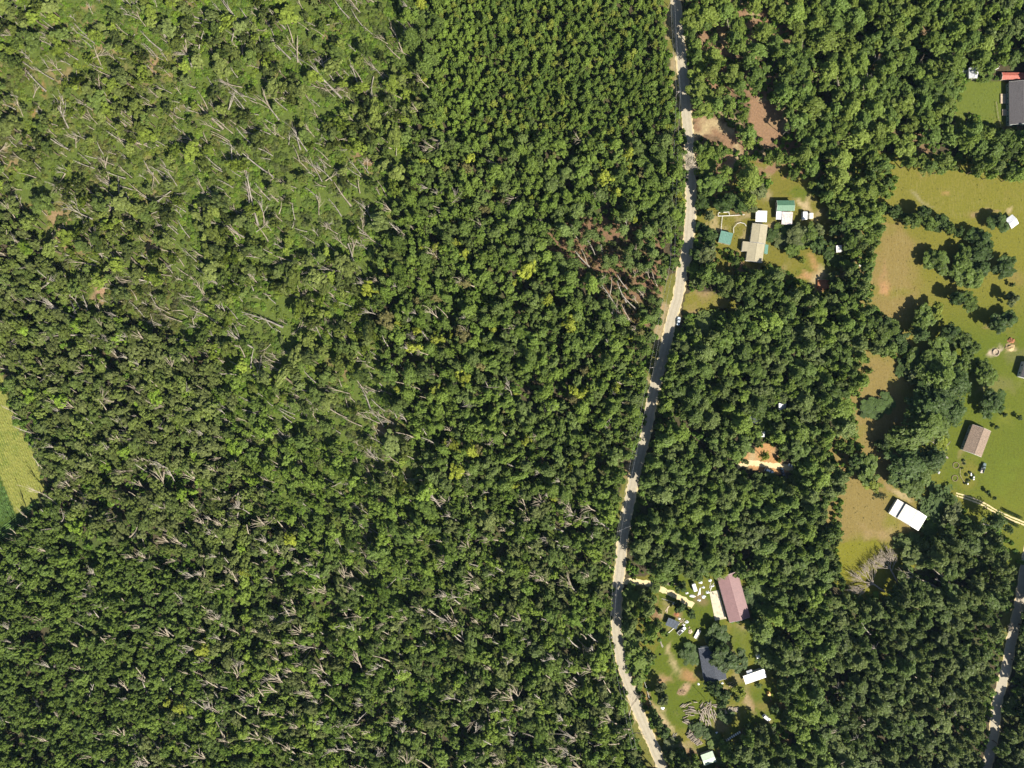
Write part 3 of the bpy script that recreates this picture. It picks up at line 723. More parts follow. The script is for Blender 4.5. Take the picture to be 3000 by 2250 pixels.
    cc, L, Wd, a = quad_frame([(2238,743),(2241.5,716),(2251.5,717),(2249,744)], 2.4); cc = cc-c; ca, sa = math.cos(a), math.sin(a)
    T = lambda p: (cc.x+p[0]*ca-p[1]*sa, cc.y+p[0]*sa+p[1]*ca, p[2])
    sm = slope_mesh(-L/2, L/2, -Wd/2, 2.3, Wd/2, 2.62, 'rib', .07, .7); sm.v = [T(p) for p in sm.v]; sm.build('porch_roof', M['teal_metal'], root)
    for u in (-1, 1):
        pm = MB().box(u*(L/2-.2)-.06, u*(L/2-.2)+.06, -Wd/2+.1, -Wd/2+.22, 0, 2.2); pm.v = [T(p) for p in pm.v]; pm.build('porch_post', M['trim'], root)
tan_house()
lean_to('teal_shed', 'teal metal-roofed shed half under a tree, left of the tan-roofed house', 'shed', [(2112,676),(2147,683),(2141,718),(2105,708)], 2.7, 2.2, 'teal_metal', True, 'wall_tan')
lean_to('white_shed', 'little white-roofed shed among trees right of the green-roofed house', 'shed', [(2449,719),(2465,719),(2467,737),(2451,740)], 2.3, 2.0, 'white_metal', True)
# raised rust-brown pen
def pen():
    root = empty('rusty_pen', P(2410, 833)); tag(root, 'rust-brown square pen with pale top rail by the bare clay yard', 'pen')
    w, h = 3.2, 2.5
    for nm, b in (('panel', (-w, w, h-.08, h)), ('panel', (-w, w, -h, -h+.08)), ('panel', (-w, -w+.08, -h+.081, h-.081)), ('panel', (w-.08, w, -h+.081, h-.081))):
        MB().box(*b, 0, 1.1).build(nm, M['rust'], root)
    MB().box(-w-.02, w+.02, h-.1, h+.05, 1.103, 1.2).build('top_rail', M['board'], root)
    MB().box(-w+.1, w-.1, -h+.1, h-.1, 0.02, 0.09).build('floor', M['rust'], root)
pen()
# -- far right
house('tin_roofed_shed', 'skewed white tin-roofed shed standing in the open meadow, tree on its left', 'shed', [(2945,646),(2966,625),(2984,658),(2963,668)], 2.4, 0.8, 'silver_metal', 'wall_tan')
house('grey_shingled_house', 'dark grey shingled house cut off by the right edge, teal wall showing', 'house', [(2957,365),(2956,239),(3026,239),(3027,365)], 3.0, 1.7, 'grey_shingle', 'wall_teal', 'shingle')
house('red_roofed_shed', 'long low red metal-roofed shed just above the grey shingled house', 'shed', [(2934,221),(2940,213),(3040,212),(3040,233),(2931,232)][1:], 2.2, 0.5, 'red_metal', 'wall_tan', windows=False)
house('silver_shed', 'silver gabled shed at the tree edge left of the red-roofed shed', 'shed', [(2838,230),(2839,199),(2866,197),(2867,229)], 2.5, 1.0, 'silver_metal', 'wall_white', windows=False)
house('brown_shingled_house', 'brown shingled gable house alone on the green lawn at right', 'house', [(2819,1319),(2850,1246),(2903,1261),(2877,1339)], 3.0, 1.7, 'brown_shingle', 'wall_sage', 'shingle', ridge='brown_ridge')
house('white_gabled_house', 'white-walled house cut off by the right edge below the straw heap', 'house', [(2990,1104),(3004,1056),(3056,1072),(3042,1120)], 3.4, 1.8, 'grey_shingle', 'wall_white', 'shingle')
def barn():
    z = 3.3
    A_, B_, C_, D_ = (2653.5,1476),(2716,1513),(2690.5,1556),(2629,1518)
    c, L, Wd, ang = quad_frame([A_, B_, C_, D_], z)
    root = empty('white_barn', c, ang); tag(root, 'big white metal-roofed barn with a lower lean-to, at the mown field edge', 'barn')
    l, w = L/2-.25, Wd/2-.25; rise = 1.5
    mb = MB().box(-l, l, -w, w, 0, z-.1)
    for y in (-w, w-.1):
        k = rise*l/(L/2); mb.hull8([(-l,y,z-.099),(l,y,z-.099),(l,y+.1,z-.099),(-l,y+.1,z-.099),(-.04,y,z+k-.15),(.04,y,z+k-.15),(.04,y+.1,z+k-.15),(-.04,y+.1,z+k-.15)])
    mb.build('wall', M['wall_white'], root)
    for s in (-1, 1):                                      # the ridge runs across: panels one by one
        n = 8
        for i in range(n):
            y0, y1 = -Wd/2+Wd*i/n+.012, -Wd/2+Wd*(i+1)/n-.012
            pm = MB().hull8([(0,y0,z+rise-.08),(L/2,y0,z-.08),(L/2,y1,z-.08),(0,y1,z+rise-.08),(0,y0,z+rise),(L/2,y0,z),(L/2,y1,z),(0,y1,z+rise)])
            pm.box(0, 0.01, y0, y0+.01, z+rise-.05, z+rise-.04)
            if s < 0: pm.v = [(-x, -y, zz) for x, y, zz in pm.v]
            pm.build('roof_panel', M['cream_metal' if s < 0 else 'white_metal'], root)  # sunward slope whiter, far slope duller: the fall of light put into the colour
    MB().hull8([(-.2,-Wd/2,z+rise-.02),(.2,-Wd/2,z+rise-.02),(.2,Wd/2,z+rise-.02),(-.2,Wd/2,z+rise-.02),(-.05,-Wd/2,z+rise+.08),(.05,-Wd/2,z+rise+.08),(.05,Wd/2,z+rise+.08),(-.05,Wd/2,z+rise+.08)]).build('ridge_cap', M['white_metal'], root)
    a, b = -L/2-4.6, -L/2-.35
    lm = slope_mesh(-Wd/2, Wd/2, a, 2.1, b, 2.55, 'rib', .07, .8); lm.v = [(y, -x, zz) for x, y, zz in lm.v]; lm.build('lean_to_roof', M['cream_metal'], root)
    MB().box(a+.2, -L/2+.1, -Wd/2+.2, Wd/2-.2, 0, 2.0).build('lean_to_wall', M['wall_white'], root)
    f = MB().box(l+.003, l+.06, -2.2, 2.2, 0, 2.9).build('door', M['trim'], root)
    for u in (-1, 1): MB().box(l+.063, l+.08, u*1.1-1.0, u*1.1+1.0, .1, 2.8).build('leaf', M['galv'], f)
    for u in (-.5, .5):
        g = MB().box(u*L*.5-.6, u*L*.5+.6, -w-.06, -w-.003, 1.1, 2.2).build('window', M['trim'], root)
        MB().box(u*L*.5-.5, u*L*.5+.5, -w-.075, -w-.063, 1.2, 2.1).build('pane', M['glass'], g)
barn()
# -- homestead at the bottom
house('mauve_roofed_house', 'long house with mauve metal roof beside the pale concrete patio', 'house', [(2136,1824.5),(2101,1688),(2160,1676),(2199,1807)], 3.0, 1.2, 'mauve_metal', 'wall_white')
tag(MB().prism([tuple(P(x, y, 0))[:2] for x, y in [(2095,1818),(2078,1734),(2104,1729),(2128,1812)]], 0.02, 0.14).build('patio', M['concrete']), kind='structure')
house('slate_roofed_house', 'dark slate-roofed house half hidden by two big trees in the lower yard', 'house', [(2063,1998),(2046,1895),(2111,1893),(2130,1990)], 2.9, 1.1, 'slate_shingle', 'wall_white', 'shingle')
def awning_shed():
    cs = [(2177,1979),(2239,1960),(2245.5,1983),(2184,2007)]
    c, L, Wd, ang = quad_frame(cs, 2.6); root = empty('white_awning_shed', c, ang)
    tag(root, 'white ribbed metal shed with a grey middle panel, right of the slate-roofed house', 'shed')
    for x0, x1, m in ((-L/2, -L/2+L*.27, 'white_metal'), (-L/2+L*.27+.02, -L/2+L*.45, 'silver_metal'), (-L/2+L*.45+.02, L/2, 'white_metal')):
        slope_mesh(x0, x1, -Wd/2, 2.4, Wd/2, 2.9, 'rib', .07, .5).build('roof_panel', M[m], root)
    MB().box(-L/2+L*.30, L/2-.25, -Wd/2+.25, Wd/2-.25, 0, 2.25).build('wall', M['wall_white'], root)
    for y in (-1, 1): MB().box(-L/2+.1, -L/2+.22, y*(Wd/2-.2)-.06, y*(Wd/2-.2)+.06, 0, 2.3).build('post', M['galv'], root)
    opening(root, 1, L*.2, L, Wd-.5, .1, .95, 1.9, 'door'); opening(root, 1, L*.35, L, Wd-.5, .9, .8, .8)
    sm = slope_mesh(-L*.28, -L*.02, Wd/2+.05, 2.5, Wd/2+1.6, 2.0, 'rib', .06, .5); sm.build('awning', M['silver_metal'], root)
awning_shed()
house('pale_green_shed', 'pale green metal-roofed shed at the bottom edge below the log heaps', 'shed', [(2053,2212),(2088,2200),(2097,2231),(2064,2244)], 2.5, 0.5, 'pale_green_metal', 'wall_tan', windows=False)
lean_to('blue_tarp_shelter', 'dark blue tarpaulin shelter beside the parked white pickup', 'shelter', [(1957,1807),(1991,1824),(1982,1843),(1951,1833)], 2.3, 1.9, 'tarp_blue', pitch=1.4)
lean_to('woodland_hut', 'grey-white roofed hut under the trees above the orange clay clearing', 'hut', [(2283,1180),(2305,1182),(2301,1200),(2280,1203)], 2.6, 2.2, 'silver_metal', True)
lean_to('dark_shed', 'dark tin shed with white rails hidden among trees left of the clearing', 'shed', [(2198,1219),(2228,1232),(2224,1245),(2192,1232)], 2.2, 1.9, 'slate_shingle', pitch=.8)
lean_to('small_white_canopy', 'small white canopy among the trees just above the orange clay clearing', 'canopy', [(2231,1264),(2241,1264),(2241,1280),(2229,1280)], 2.0, 1.8, 'white_metal')
def box_shed(name, label, px, py, w, d, h, ang, m, rise=.3):
    root = empty(name, P(px, py), R(ang)); tag(root, label, 'shed')
    MB().box(-w/2, w/2, -d/2, d/2, 0, h).build('wall', M['wall_white'], root)
    MB().hull8([(-w/2-.1,-d/2-.1,h+.003),(w/2+.1,-d/2-.1,h+.003),(w/2+.1,d/2+.1,h+.003),(-w/2-.1,d/2+.1,h+.003),(-w/2-.1,-.05,h+rise),(w/2+.1,-.05,h+rise),(w/2+.1,.05,h+rise),(-w/2-.1,.05,h+rise)]).build('roof', M[m], root)
    opening(root, 1, 0, w, d, .05, .7, h*.75, 'door')
box_shed('well_house', 'tiny white well house on the lawn strip under the mauve-roofed house', 2219, 1920, 2.2, 2.0, 1.7, 20, 'white_metal')
# ------------------------------------------------------------------ vegetation: source meshes
def unit(v): return v/np.maximum(np.linalg.norm(v, axis=-1, keepdims=True), 1e-9)
def leaves(lobes, g, up=0.3, jitter=0.75, zmin=-0.35):
    """lobes: (centre, radius(3), count, leaf size, tone) -> quads of small bent leaves"""
    V = []; T = []
    for c, rad, n, sz, tone in lobes:
        d = unit(g.normal(size=(n*2, 3))); d = d[d[:, 2] > zmin][:n]; n_ = len(d)
        rr_ = g.uniform(0.72, 1.06, (n_, 1)); p = np.array(c)+d*np.array(rad)*rr_
        nr = unit(d*0.7+g.normal(size=(n_, 3))*jitter+np.array([0.12, -0.13, up]))
        t = unit(np.cross(nr, g.normal(size=(n_, 3)))); b = np.cross(nr, t)
        s = sz*g.uniform(0.6, 1.35, (n_, 1))
        V.append(np.stack([p-t*s, p+b*s*0.62, p+t*s, p-b*s*0.62], 1))
        T.append(np.clip(tone+g.normal(0, 0.13, n_), 0, 1))
    v = np.concatenate(V); t = np.concatenate(T)
    return v.reshape(-1, 3), np.arange(len(v)*4).reshape(-1, 4), t

def broad_crown(seed, zc=2.0, vz=1.0, ragged=0.25, n_l=5, per=46, ls=0.115, low=0.25):
    """main boughs, each carrying its own leaf clumps, so the outline is uneven and gaps go deep"""
    g = np.random.default_rng(seed); L = []; a0 = g.uniform(0, 6.28)
    for i in range(n_l):
        a = a0+6.283*i/n_l+g.uniform(-.45, .45); q = g.uniform(0.34, 0.62)*(1+g.uniform(-ragged, ragged)); br = g.uniform(0.30, 0.50)
        c = np.array([math.cos(a)*q, math.sin(a)*q, g.uniform(-.45, .35)*vz]); tone = g.uniform(.32, .62)
        for k in range(11):
            u = unit(g.normal(size=3)); u[2] = u[2]*.8+low
            s = g.uniform(.085, .20); p = c+u*br*g.uniform(.7, 1.1)
            L.append(((p[0], p[1], zc+p[2]), (s, s, s*.8), int(per*.62), ls, np.clip(tone+g.uniform(-.24, .24), 0, 1)))
    for k in range(8):
        u = unit(g.normal(size=3)); s = g.uniform(.12, .24)
        L.append(((u[0]*.35, u[1]*.35, zc+.2+abs(u[2])*.6*vz), (s, s, s*.8), int(per*.8), ls, g.uniform(.25, .75)))
    L.append(((0, 0, zc-.1), (0.42, 0.42, 0.4*vz), per*2, ls*1.2, 0.3))
    return leaves(L, g, .75, .42, -.2)

def pine_crown(seed, zc=2.2, top=3.6, per=26, ls=0.085):
    g = np.random.default_rng(seed); L = []
    nw = 5
    for k in range(nw):
        f = k/(nw-1); z = zc+(top-zc)*f; rad = (1.0-0.72*f)*g.uniform(0.88, 1.08); nb = int(9-4*f)
        a0 = g.uniform(0, 6.28)
        for b in range(nb):
            a = a0+6.283*b/nb+g.uniform(-.25, .25); rb = rad*g.uniform(0.7, 1.12)
            for q in (0.45, 0.75, 1.0):
                rr_ = rb*q; s = 0.13+0.09*q*(1-f*0.5)
                L.append(((math.cos(a)*rr_, math.sin(a)*rr_, z+0.16*q*(1-q*.6)+g.uniform(-.06, .06)), (s, s, s*0.75), per, ls, 0.3+0.3*q+g.uniform(-.12, .12)))
    L.append(((0, 0, top), (0.16, 0.16, 0.2), per*2, ls, 0.7))
    return leaves(L, g, 0.75, 0.45, -0.35)

def bush(seed, ls=0.17, n_l=7, per=34):
    g = np.random.default_rng(seed); L = []
    for i in range(n_l):
        a = g.uniform(0, 6.28); q = g.uniform(0, 0.65); r_ = g.uniform(0.25, 0.45)
        L.append(((math.cos(a)*q, math.sin(a)*q, g.uniform(.15, .5)), (r_, r_, r_*g.uniform(.7, 1.3)), per, ls, g.uniform(.25, .75)))
    return leaves(L, g, 0.7, 0.5, -0.2)

def trunk_mb(ht, r0, seed, limbs=5, spread=0.5):
    rr = random.Random(seed); mb = MB()
    pts = [(rr.uniform(-.03, .03)*i, rr.uniform(-.03, .03)*i, ht*i/4) for i in range(5)]; pts[0] = (0, 0, -0.1)
    mb.tube(pts, [r0*1.25, r0, r0*.85, r0*.65, r0*.3], 6)
    for i in range(limbs):
        a = rr.uniform(0, 6.28); z = ht*rr.uniform(.6, .85); l_ = spread*rr.uniform(.7, 1.2)
        mb.tube([(0, 0, z), (math.cos(a)*l_*.5, math.sin(a)*l_*.5, z+l_*.45), (math.cos(a)*l_, math.sin(a)*l_, z+l_*.7)], [r0*.45, r0*.3, r0*.1], 4)
    return mb

def join_mesh(name, leafv, mb, mats):
    """leaf quads + a wooden part in one mesh, for the trees past the count of individuals"""
    v, q, t = leafv
    tv = []; tq = []
    off = len(v)
    for f in mb.f:
        if len(f) == 4: tq.append([off+i for i in f])
    V = np.concatenate([v, np.array(mb.v)]); Q = np.concatenate([q, np.array(tq)])
    return np_mesh(name, V, Q, mats, {'leafvar': np.concatenate([t, np.zeros(len(tq))])}, [0]*len(q)+[1]*len(tq))

BROAD = [broad_crown(100+i, 2.05, vz, rg, n, p_) for i, (vz, rg, n, p_) in enumerate([(.95,.2,5,46),(.8,.45,4,54),(1.1,.3,6,42),(.9,.5,4,52),(.85,.3,5,48),(1.0,.6,3,62),(.75,.4,6,42),(1.1,.5,5,46)])]
LOWC = [broad_crown(150+i, 1.3, 1.0, .3, 5+i%3, 50, .115, .1) for i in range(6)]
PINE = [pine_crown(200+i, 1.55+.12*(i%3), 3.0+.12*(i % 4)) for i in range(6)]
YOUNG = [pine_crown(300+i, 1.3, 3.0, 9, 0.15) for i in range(3)]+[broad_crown(320+i, 2.1, 1.1, .3, 4, 14, .19) for i in range(2)]
BUSH = [bush(400+i, .2, 9, 30) for i in range(6)]
crown_b = [np_mesh('broadleaf_crown', v, q, M['leaf'], {'leafvar': t}) for v, q, t in BROAD]
crown_l = [np_mesh('broadleaf_crown', v, q, M['leaf'], {'leafvar': t}) for v, q, t in LOWC]
crown_p = [np_mesh('pine_crown', v, q, M['needle'], {'leafvar': t}) for v, q, t in PINE]
trunks_b = [trunk_mb(2.2, 0.075, 500+i) for i in range(4)]
trunks_p = [trunk_mb(2.9, 0.06, 520+i, 4, .35) for i in range(3)]
trunk_mb_b = [t.mesh('broadleaf_trunk', M['bark']) for t in trunks_b]
trunk_mb_l = [trunk_mb(1.5, .08, 560+i).mesh('broadleaf_trunk', M['bark']) for i in range(2)]
trunk_mb_p = [t.mesh('pine_trunk', M['bark']) for t in trunks_p]
mix_b = [join_mesh('broadleaf', c, trunks_b[i % 4], [M['leaf'], M['bark']]) for i, c in enumerate(BROAD)]
mix_p = [join_mesh('pine', c, trunks_p[i % 3], [M['needle'], M['bark']]) for i, c in enumerate(PINE)]
mix_y = [join_mesh('young_tree', c, trunk_mb(2.4, .06, 540+i, 0), [M['needle'] if i < 3 else M['leaf'], M['bark']]) for i, c in enumerate(YOUNG)]
bush_m = [np_mesh('bush', v, q, M['leaf'], {'leafvar': t}) for v, q, t in BUSH]

def scatter(name, meshes, pts, label):
    """one object of instances: position, variant, euler, scale, tint for each (kind = stuff)"""
    me = bpy.data.meshes.new(name); n = len(pts['co'])
    me.vertices.add(n); me.vertices.foreach_set('co', np.asarray(pts['co'], np.float32).ravel())
    a = me.attributes.new('variant', 'INT', 'POINT'); a.data.foreach_set('value', np.asarray(pts['var'], np.int32))
    a = me.attributes.new('turn', 'FLOAT_VECTOR', 'POINT'); a.data.foreach_set('vector', np.asarray(pts['rot'], np.float32).ravel())
    a = me.attributes.new('size', 'FLOAT_VECTOR', 'POINT'); a.data.foreach_set('vector', np.asarray(pts['scl'], np.float32).ravel())
    a = me.attributes.new('tint', 'FLOAT_COLOR', 'POINT'); t = np.asarray(pts['tint'], np.float32)
    a.data.foreach_set('color', np.concatenate([t, np.ones((n, 1), np.float32)], 1).ravel())
    for m in meshes[0].materials: me.materials.append(m)
    o = put(name, me); tag(o, label, None, None, 'stuff')
    ng = bpy.data.node_groups.new(name, 'GeometryNodeTree')
    ng.interface.new_socket('Geometry', in_out='INPUT', socket_type='NodeSocketGeometry')
    ng.interface.new_socket('Geometry', in_out='OUTPUT', socket_type='NodeSocketGeometry')
    N = ng.nodes; l = ng.links
    gi = N.new('NodeGroupInput'); go = N.new('NodeGroupOutput')
    jn = N.new('GeometryNodeJoinGeometry')
    for m in meshes:
        po = bpy.data.objects.new('source_'+m.name, m)          # not linked into the scene: only its mesh is used
        oi = N.new('GeometryNodeObjectInfo'); oi.inputs['Object'].default_value = po; oi.inputs['As Instance'].default_value = False
        gt = N.new('GeometryNodeGeometryToInstance')
        l.new(oi.outputs['Geometry'], gt.inputs[0]); l.new(gt.outputs[0], jn.inputs[0])
    ip = N.new('GeometryNodeInstanceOnPoints'); ip.inputs['Pick Instance'].default_value = True
    def att(nm, ty):
        q = N.new('GeometryNodeInputNamedAttribute'); q.data_type = ty; q.inputs['Name'].default_value = nm
        return next(s for s in q.outputs if s.enabled and s.name == 'Attribute')
    er = N.new('FunctionNodeEulerToRotation'); l.new(att('turn', 'FLOAT_VECTOR'), er.inputs[0])
    l.new(gi.outputs[0], ip.inputs['Points']); l.new(jn.outputs[0], ip.inputs['Instance'])
    l.new(att('variant', 'INT'), ip.inputs['Instance Index']); l.new(er.outputs[0], ip.inputs['Rotation']); l.new(att('size', 'FLOAT_VECTOR'), ip.inputs['Scale'])
    l.new(ip.outputs[0], go.inputs[0])
    md = o.modifiers.new(name, 'NODES'); md.node_group = ng
    return o

# ------------------------------------------------------------------ fallen trees: traced one by one (zoomed panels of the photograph)
SEG = []      # (base px, tip px, kind)  kind 0 trunk, 1 fan of bare limbs
def panel(ox, oy, k, segs):
    for s in segs:
        SEG.append(((ox+s[0]/k, oy+s[1]/k), (ox+s[2]/k, oy+s[3]/k), s[4] if len(s) > 4 else 0))
panel(0, 0, 3.16, [(155,75,20,10),(160,62,60,-20),(485,290,345,205),(70,190,-20,130),(1425,525,1310,400),(1500,470,1305,290),(1595,400,1420,180),(1450,520,1330,400),(1630,480,1500,300),(950,625,870,420),(1020,705,860,630),(430,845,250,655),
 (725,555,570,450),(860,1000,700,910),(960,1020,850,950),(1125,1020,1000,925),(1430,1075,1240,960),(1450,990,1310,945,1),(2070,1195,1800,930),(2095,1075,1930,950),(1180,1170,1030,1075),(650,1390,420,1250),(605,1200,440,1135),
 (1470,1355,1260,1230,1),(1865,1355,1680,1240,1),(1990,1400,1870,1280),(960,1430,900,1310),(1180,1330,990,1215),(1440,1360,1130,1290),(1420,1620,1330,1480),(990,1640,985,1450,1),(1350,245,1250,100,1),(1905,240,1925,130),(1835,525,1890,290),
 (2210,190,2050,0),(1240,810,1080,730,1),(2110,1030,2180,850),(640,1190,540,920,1),(1780,620,1700,360,1),(2060,1590,1960,1530),(2050,1570,1900,1440),(1790,20,1600,5),(1890,220,1700,180),(2060,222,1900,218),(1130,380,1080,335),(880,620,800,570),
 (450,630,400,540),(700,760,712,650),(930,830,915,690),(1130,1060,1132,990),(300,580,230,520),(380,670,300,620),(1250,1130,1200,1060),(620,1450,560,1400),(2150,1480,2148,1360),(1550,560,1500,480),(850,440,760,360)])
panel(650, 0, 3.16, [(325,400,20,10),(320,260,170,80),(590,270,430,80),(640,550,455,350),(540,470,450,370),(660,400,585,180),(195,510,160,300),(205,440,225,300),(1040,750,880,500,1),(1110,910,820,610,1),(1060,850,900,680),(1120,725,1040,650),(1310,785,1190,600),(1675,490,1580,230,1),
 (1650,545,1520,420),(1655,695,1615,655),(580,940,540,900),(210,1010,80,830,1),(60,1060,100,890),(530,1110,360,860,1),(1230,1130,1170,1075),(1080,1115,1040,1065),(790,1400,650,1180,1),(480,1640,150,1380),(795,1575,660,1450),(1030,1340,930,1270),
 (1440,930,1425,870),(1150,1650,1060,1570,1),(1290,1620,1190,1480,1),(545,670,480,570),(1180,170,1040,0),(1300,240,1200,90),(1250,40,1230,-20),(705,580,705,330),(500,1250,490,1160),(255,1230,150,1160),(270,1330,130,1180),(620,1340,640,1240),(730,1390,680,1160),
 (1290,560,1300,500,1),(1770,360,1770,160,1),(830,1230,760,1150),(100,1470,95,1360),(145,1430,135,1350),(225,1640,215,1560),(330,280,420,300),(150,720,80,620)])
panel(0, 500, 3.16, [(570,165,415,100),(860,450,590,300,1),(940,320,775,260),(1060,360,820,175),(1080,285,950,150),(1130,330,1100,60),(1240,330,1170,220),(1440,290,1280,210),(1475,120,1370,0),(990,915,890,580,1),(1095,855,990,650),(830,1370,770,1150),(700,1365,400,1200,1),
 (800,1520,400,1500,1),(895,880,620,820,1),(1480,1050,1190,980,1),(1600,950,1530,870,1),(1920,1200,1820,1010,1),(2150,1420,2000,1220,1),(2020,1410,1760,1240,1),(1270,1200,1215,1100),(1085,600,1105,450),(2210,600,2110,510),(2160,160,2010,80),(1010,110,990,0),(650,215,630,170),
 (1030,385,960,320),(1580,430,1380,430,1),(1580,520,1440,500,1),(1690,1020,1640,990),(1760,1170,1690,1155),(1820,1210,1920,1200),(740,1270,640,1120,1),(930,1330,920,1220,1),(960,1480,940,1380),(1810,1460,1780,1350),(1700,1300,1590,1300),(500,300,340,275),(760,160,610,130),(1340,660,1280,610),(1640,550,1590,500),(2140,560,2080,510),(1870,370,1840,360),(2070,180,2000,140),(1030,760,880,770),(1130,760,960,740),(1080,1070,1000,1030),(1000,1220,930,1200)])
panel(650, 500, 3.16, [(480,70,420,0),(480,70,430,100),(340,510,230,0),(265,400,225,100),(525,290,400,155),(895,260,775,155),(1200,330,1040,110),(1195,145,1120,40),(680,460,655,310),(530,400,555,290),(395,500,360,270,1),(900,410,915,240,1),(630,265,570,230),(215,410,110,360),(210,620,0,470),(470,765,345,700),
 (545,710,480,670),(600,925,535,790),(1240,940,900,915,1),(1215,1030,1090,990),(1010,985,950,940),(1035,1160,830,1020,1),(790,1240,610,1130),(770,1260,700,1060),(570,1450,190,1310),(100,1420,-10,1210),(290,1640,20,1450,1),(965,545,975,480),(1190,1640,1080,1420,1),(180,1075,90,1010),(1110,425,990,260),(750,1500,650,1500,1),
 (1170,680,1240,950,1),(860,880,660,850,1),(900,870,820,760),(560,470,490,400),(1280,210,1260,60),(300,1120,240,940),(500,1230,400,1130),(470,1460,400,1360),(1230,1490,1150,1465),(610,1000,540,910),(1980,455,1960,390),(2090,1360,1980,1250),(1770,550,1740,520)])
panel(1300, 500, 3.16, [(955,520,880,450,1),(1350,890,1210,740),(1525,1190,1555,980),(1600,1280,1460,1060),(1600,1390,1605,1190),(1690,1220,1600,1020),(1805,1500,1740,1430),(1975,1070,1920,920),(1790,1220,1745,1150),(1760,980,1800,900),(1470,830,1455,680),(1690,545,1690,440),(1780,1280,1640,1140),(1490,1020,1480,950),(1130,420,1060,350,1),
 (1160,1340,1100,1280,1),(1400,780,1330,640),(1330,880,1270,720),(1720,1380,1640,1230),(1650,1350,1560,1200),(1850,1180,1830,1110),(1270,660,1180,560),(1800,770,1760,690,1),(1560,1380,1570,1280),(1700,1100,1600,960),(1900,990,1880,900)])
panel(0, 1000, 3.16, [(1765,610,1560,460),(1135,590,1030,470),(1320,705,1235,670),(900,140,750,130),(1345,165,1240,80),(1950,95,1785,65),(2200,310,2000,300,1),(520,95,410,65),(190,720,110,680,1),(350,860,280,820),(360,1150,300,1060),(540,1390,480,1360,1),(1110,370,1000,350,1),(2150,760,2080,710),(1550,840,1490,780),(700,1270,640,1285),(1940,300,1830,310),(130,190,70,190),(30,205,-20,200)])
panel(650, 1000, 3.16, [(550,205,380,150,1),(270,250,300,60),(340,280,370,130),(1215,190,1175,0),(1260,165,1235,60),(1310,140,1250,80),(1375,620,1280,400),(1350,480,1230,330),(1510,645,1380,530),(1230,560,1180,500),(1160,710,960,600),(1110,420,1060,270,1),(875,385,750,260),(385,695,150,620),(640,1195,460,1140),(1035,1305,890,1225),(130,1420,350,1350),
 (50,1490,270,1330),(450,1420,340,1280,1),(390,1490,270,1500,1),(2040,1550,1880,1330,1),(2090,1650,2105,1430),(790,460,640,425,1),(650,970,620,860,1),(1450,1105,1350,1000,1),(1780,1090,1640,1010),(1680,1330,1610,1240),(2090,1160,2040,1050,1),(1510,1465,1420,1440),(1320,1640,1240,1530),(650,750,560,680),(310,590,160,510),(90,755,30,710),(1260,960,1245,910),(1210,1370,1150,1300),(800,1310,800,1230,1),(930,1530,920,1470,1),(380,510,300,450),(990,650,900,570,1),(1710,280,1630,190),(1490,320,1600,190)])
panel(1250, 1000, 3.16, [(525,945,510,770),(620,1010,570,930,1),(890,1185,740,1130),(925,1590,880,1390,1),(435,1540,320,1310,1),(150,1530,10,1380,1),(180,1160,110,1060,1),(380,1260,310,1120),(600,1410,510,1390,1),(1690,770,1700,700),(1120,1460,1110,1390),(800,150,830,80),(670,910,590,880),(1740,290,1720,210,1),(1850,600,1800,560,1),(1000,1110,910,1080,1)])
panel(0, 1500, 1.27, [(540,135,525,85),(635,320,570,300),(600,570,730,500),(900,620,850,570,1),(855,655,750,620,1),(850,880,765,690,1),(550,850,505,800,1),(770,945,705,860,1),(920,695,890,660),(1055,190,1028,120,1),(1060,180,980,182),(1035,550,1025,505),(1200,545,1255,470),(470,950,540,880),(1120,775,1060,750),(830,900,780,870,1),(840,800,830,690,1),(560,390,535,350),(660,815,650,760,1),(1250,790,1210,750,1),(1260,640,1190,630,1),(570,550,560,490),(1160,740,1200,690),(280,510,220,545),(240,75,200,30,1),(1010,460,990,410,1),(620,880,600,870),(1060,610,960,620,1)])
panel(900, 1500, 1.27, [(240,75,160,20,1),(620,515,515,410,1),(600,500,530,440),(590,460,510,380),(350,530,270,475,1),(590,640,590,590),(1060,860,940,810,1),(310,910,260,870,1),(1010,310,955,230,1),(50,545,115,470),(1065,530,1060,490),(550,395,520,330),(480,465,450,440,1),(390,600,360,580),(1060,460,1010,420),(80,640,50,625,1),(130,140,110,90,1),(860,510,780,400),(210,600,180,510,1),(680,780,670,700),(560,930,560,860),(1000,700,960,640),(430,105,390,100,1),(850,840,800,820)])
panel(1900, 0, 3.687, [(905,370,930,170),(865,330,840,250),(1640,740,1660,470,1),(2110,1210,2210,1060),(1850,580,1940,500),(870,1210,950,1100),(1450,1450,1500,1400),(1600,340,1650,290)])
panel(2400, 0, 3.687, [(285,1160,275,1020,1),(830,960,855,820),(265,1210,380,1040),(1200,890,1310,790),(490,890,560,830),(930,1180,990,1130),(10,590,100,500),(480,1040,440,970),(1030,710,1100,640),(560,710,640,630),(225,945,170,880),(830,1050,1230,1000),(1960,240,1920,210,1),(2210,370,2080,310,1)])
panel(2400, 1600, 3.687, [(1420,415,1240,350),(1290,460,900,250,1),(1520,480,1220,240),(620,1130,545,1070),(990,1110,940,990),(270,1640,190,1480,1),(550,950,450,820),(1250,1440,1160,1370,1),(1080,1440,980,1360),(2130,930,2050,840,1)])
panel(2400, 1850, 3.687, [(380,860,270,710),(250,740,200,560,1),(480,1420,230,1310,1),(350,960,240,900),(190,1100,150,1040),(510,1050,500,930),(1475,895,1455,840),(430,1210,370,1110),(350,1390,240,1385),(1410,760,1430,720,1)])
panel(2400, 1200, 3.687, [(1380,520,1170,320,1),(1310,490,1420,330)])

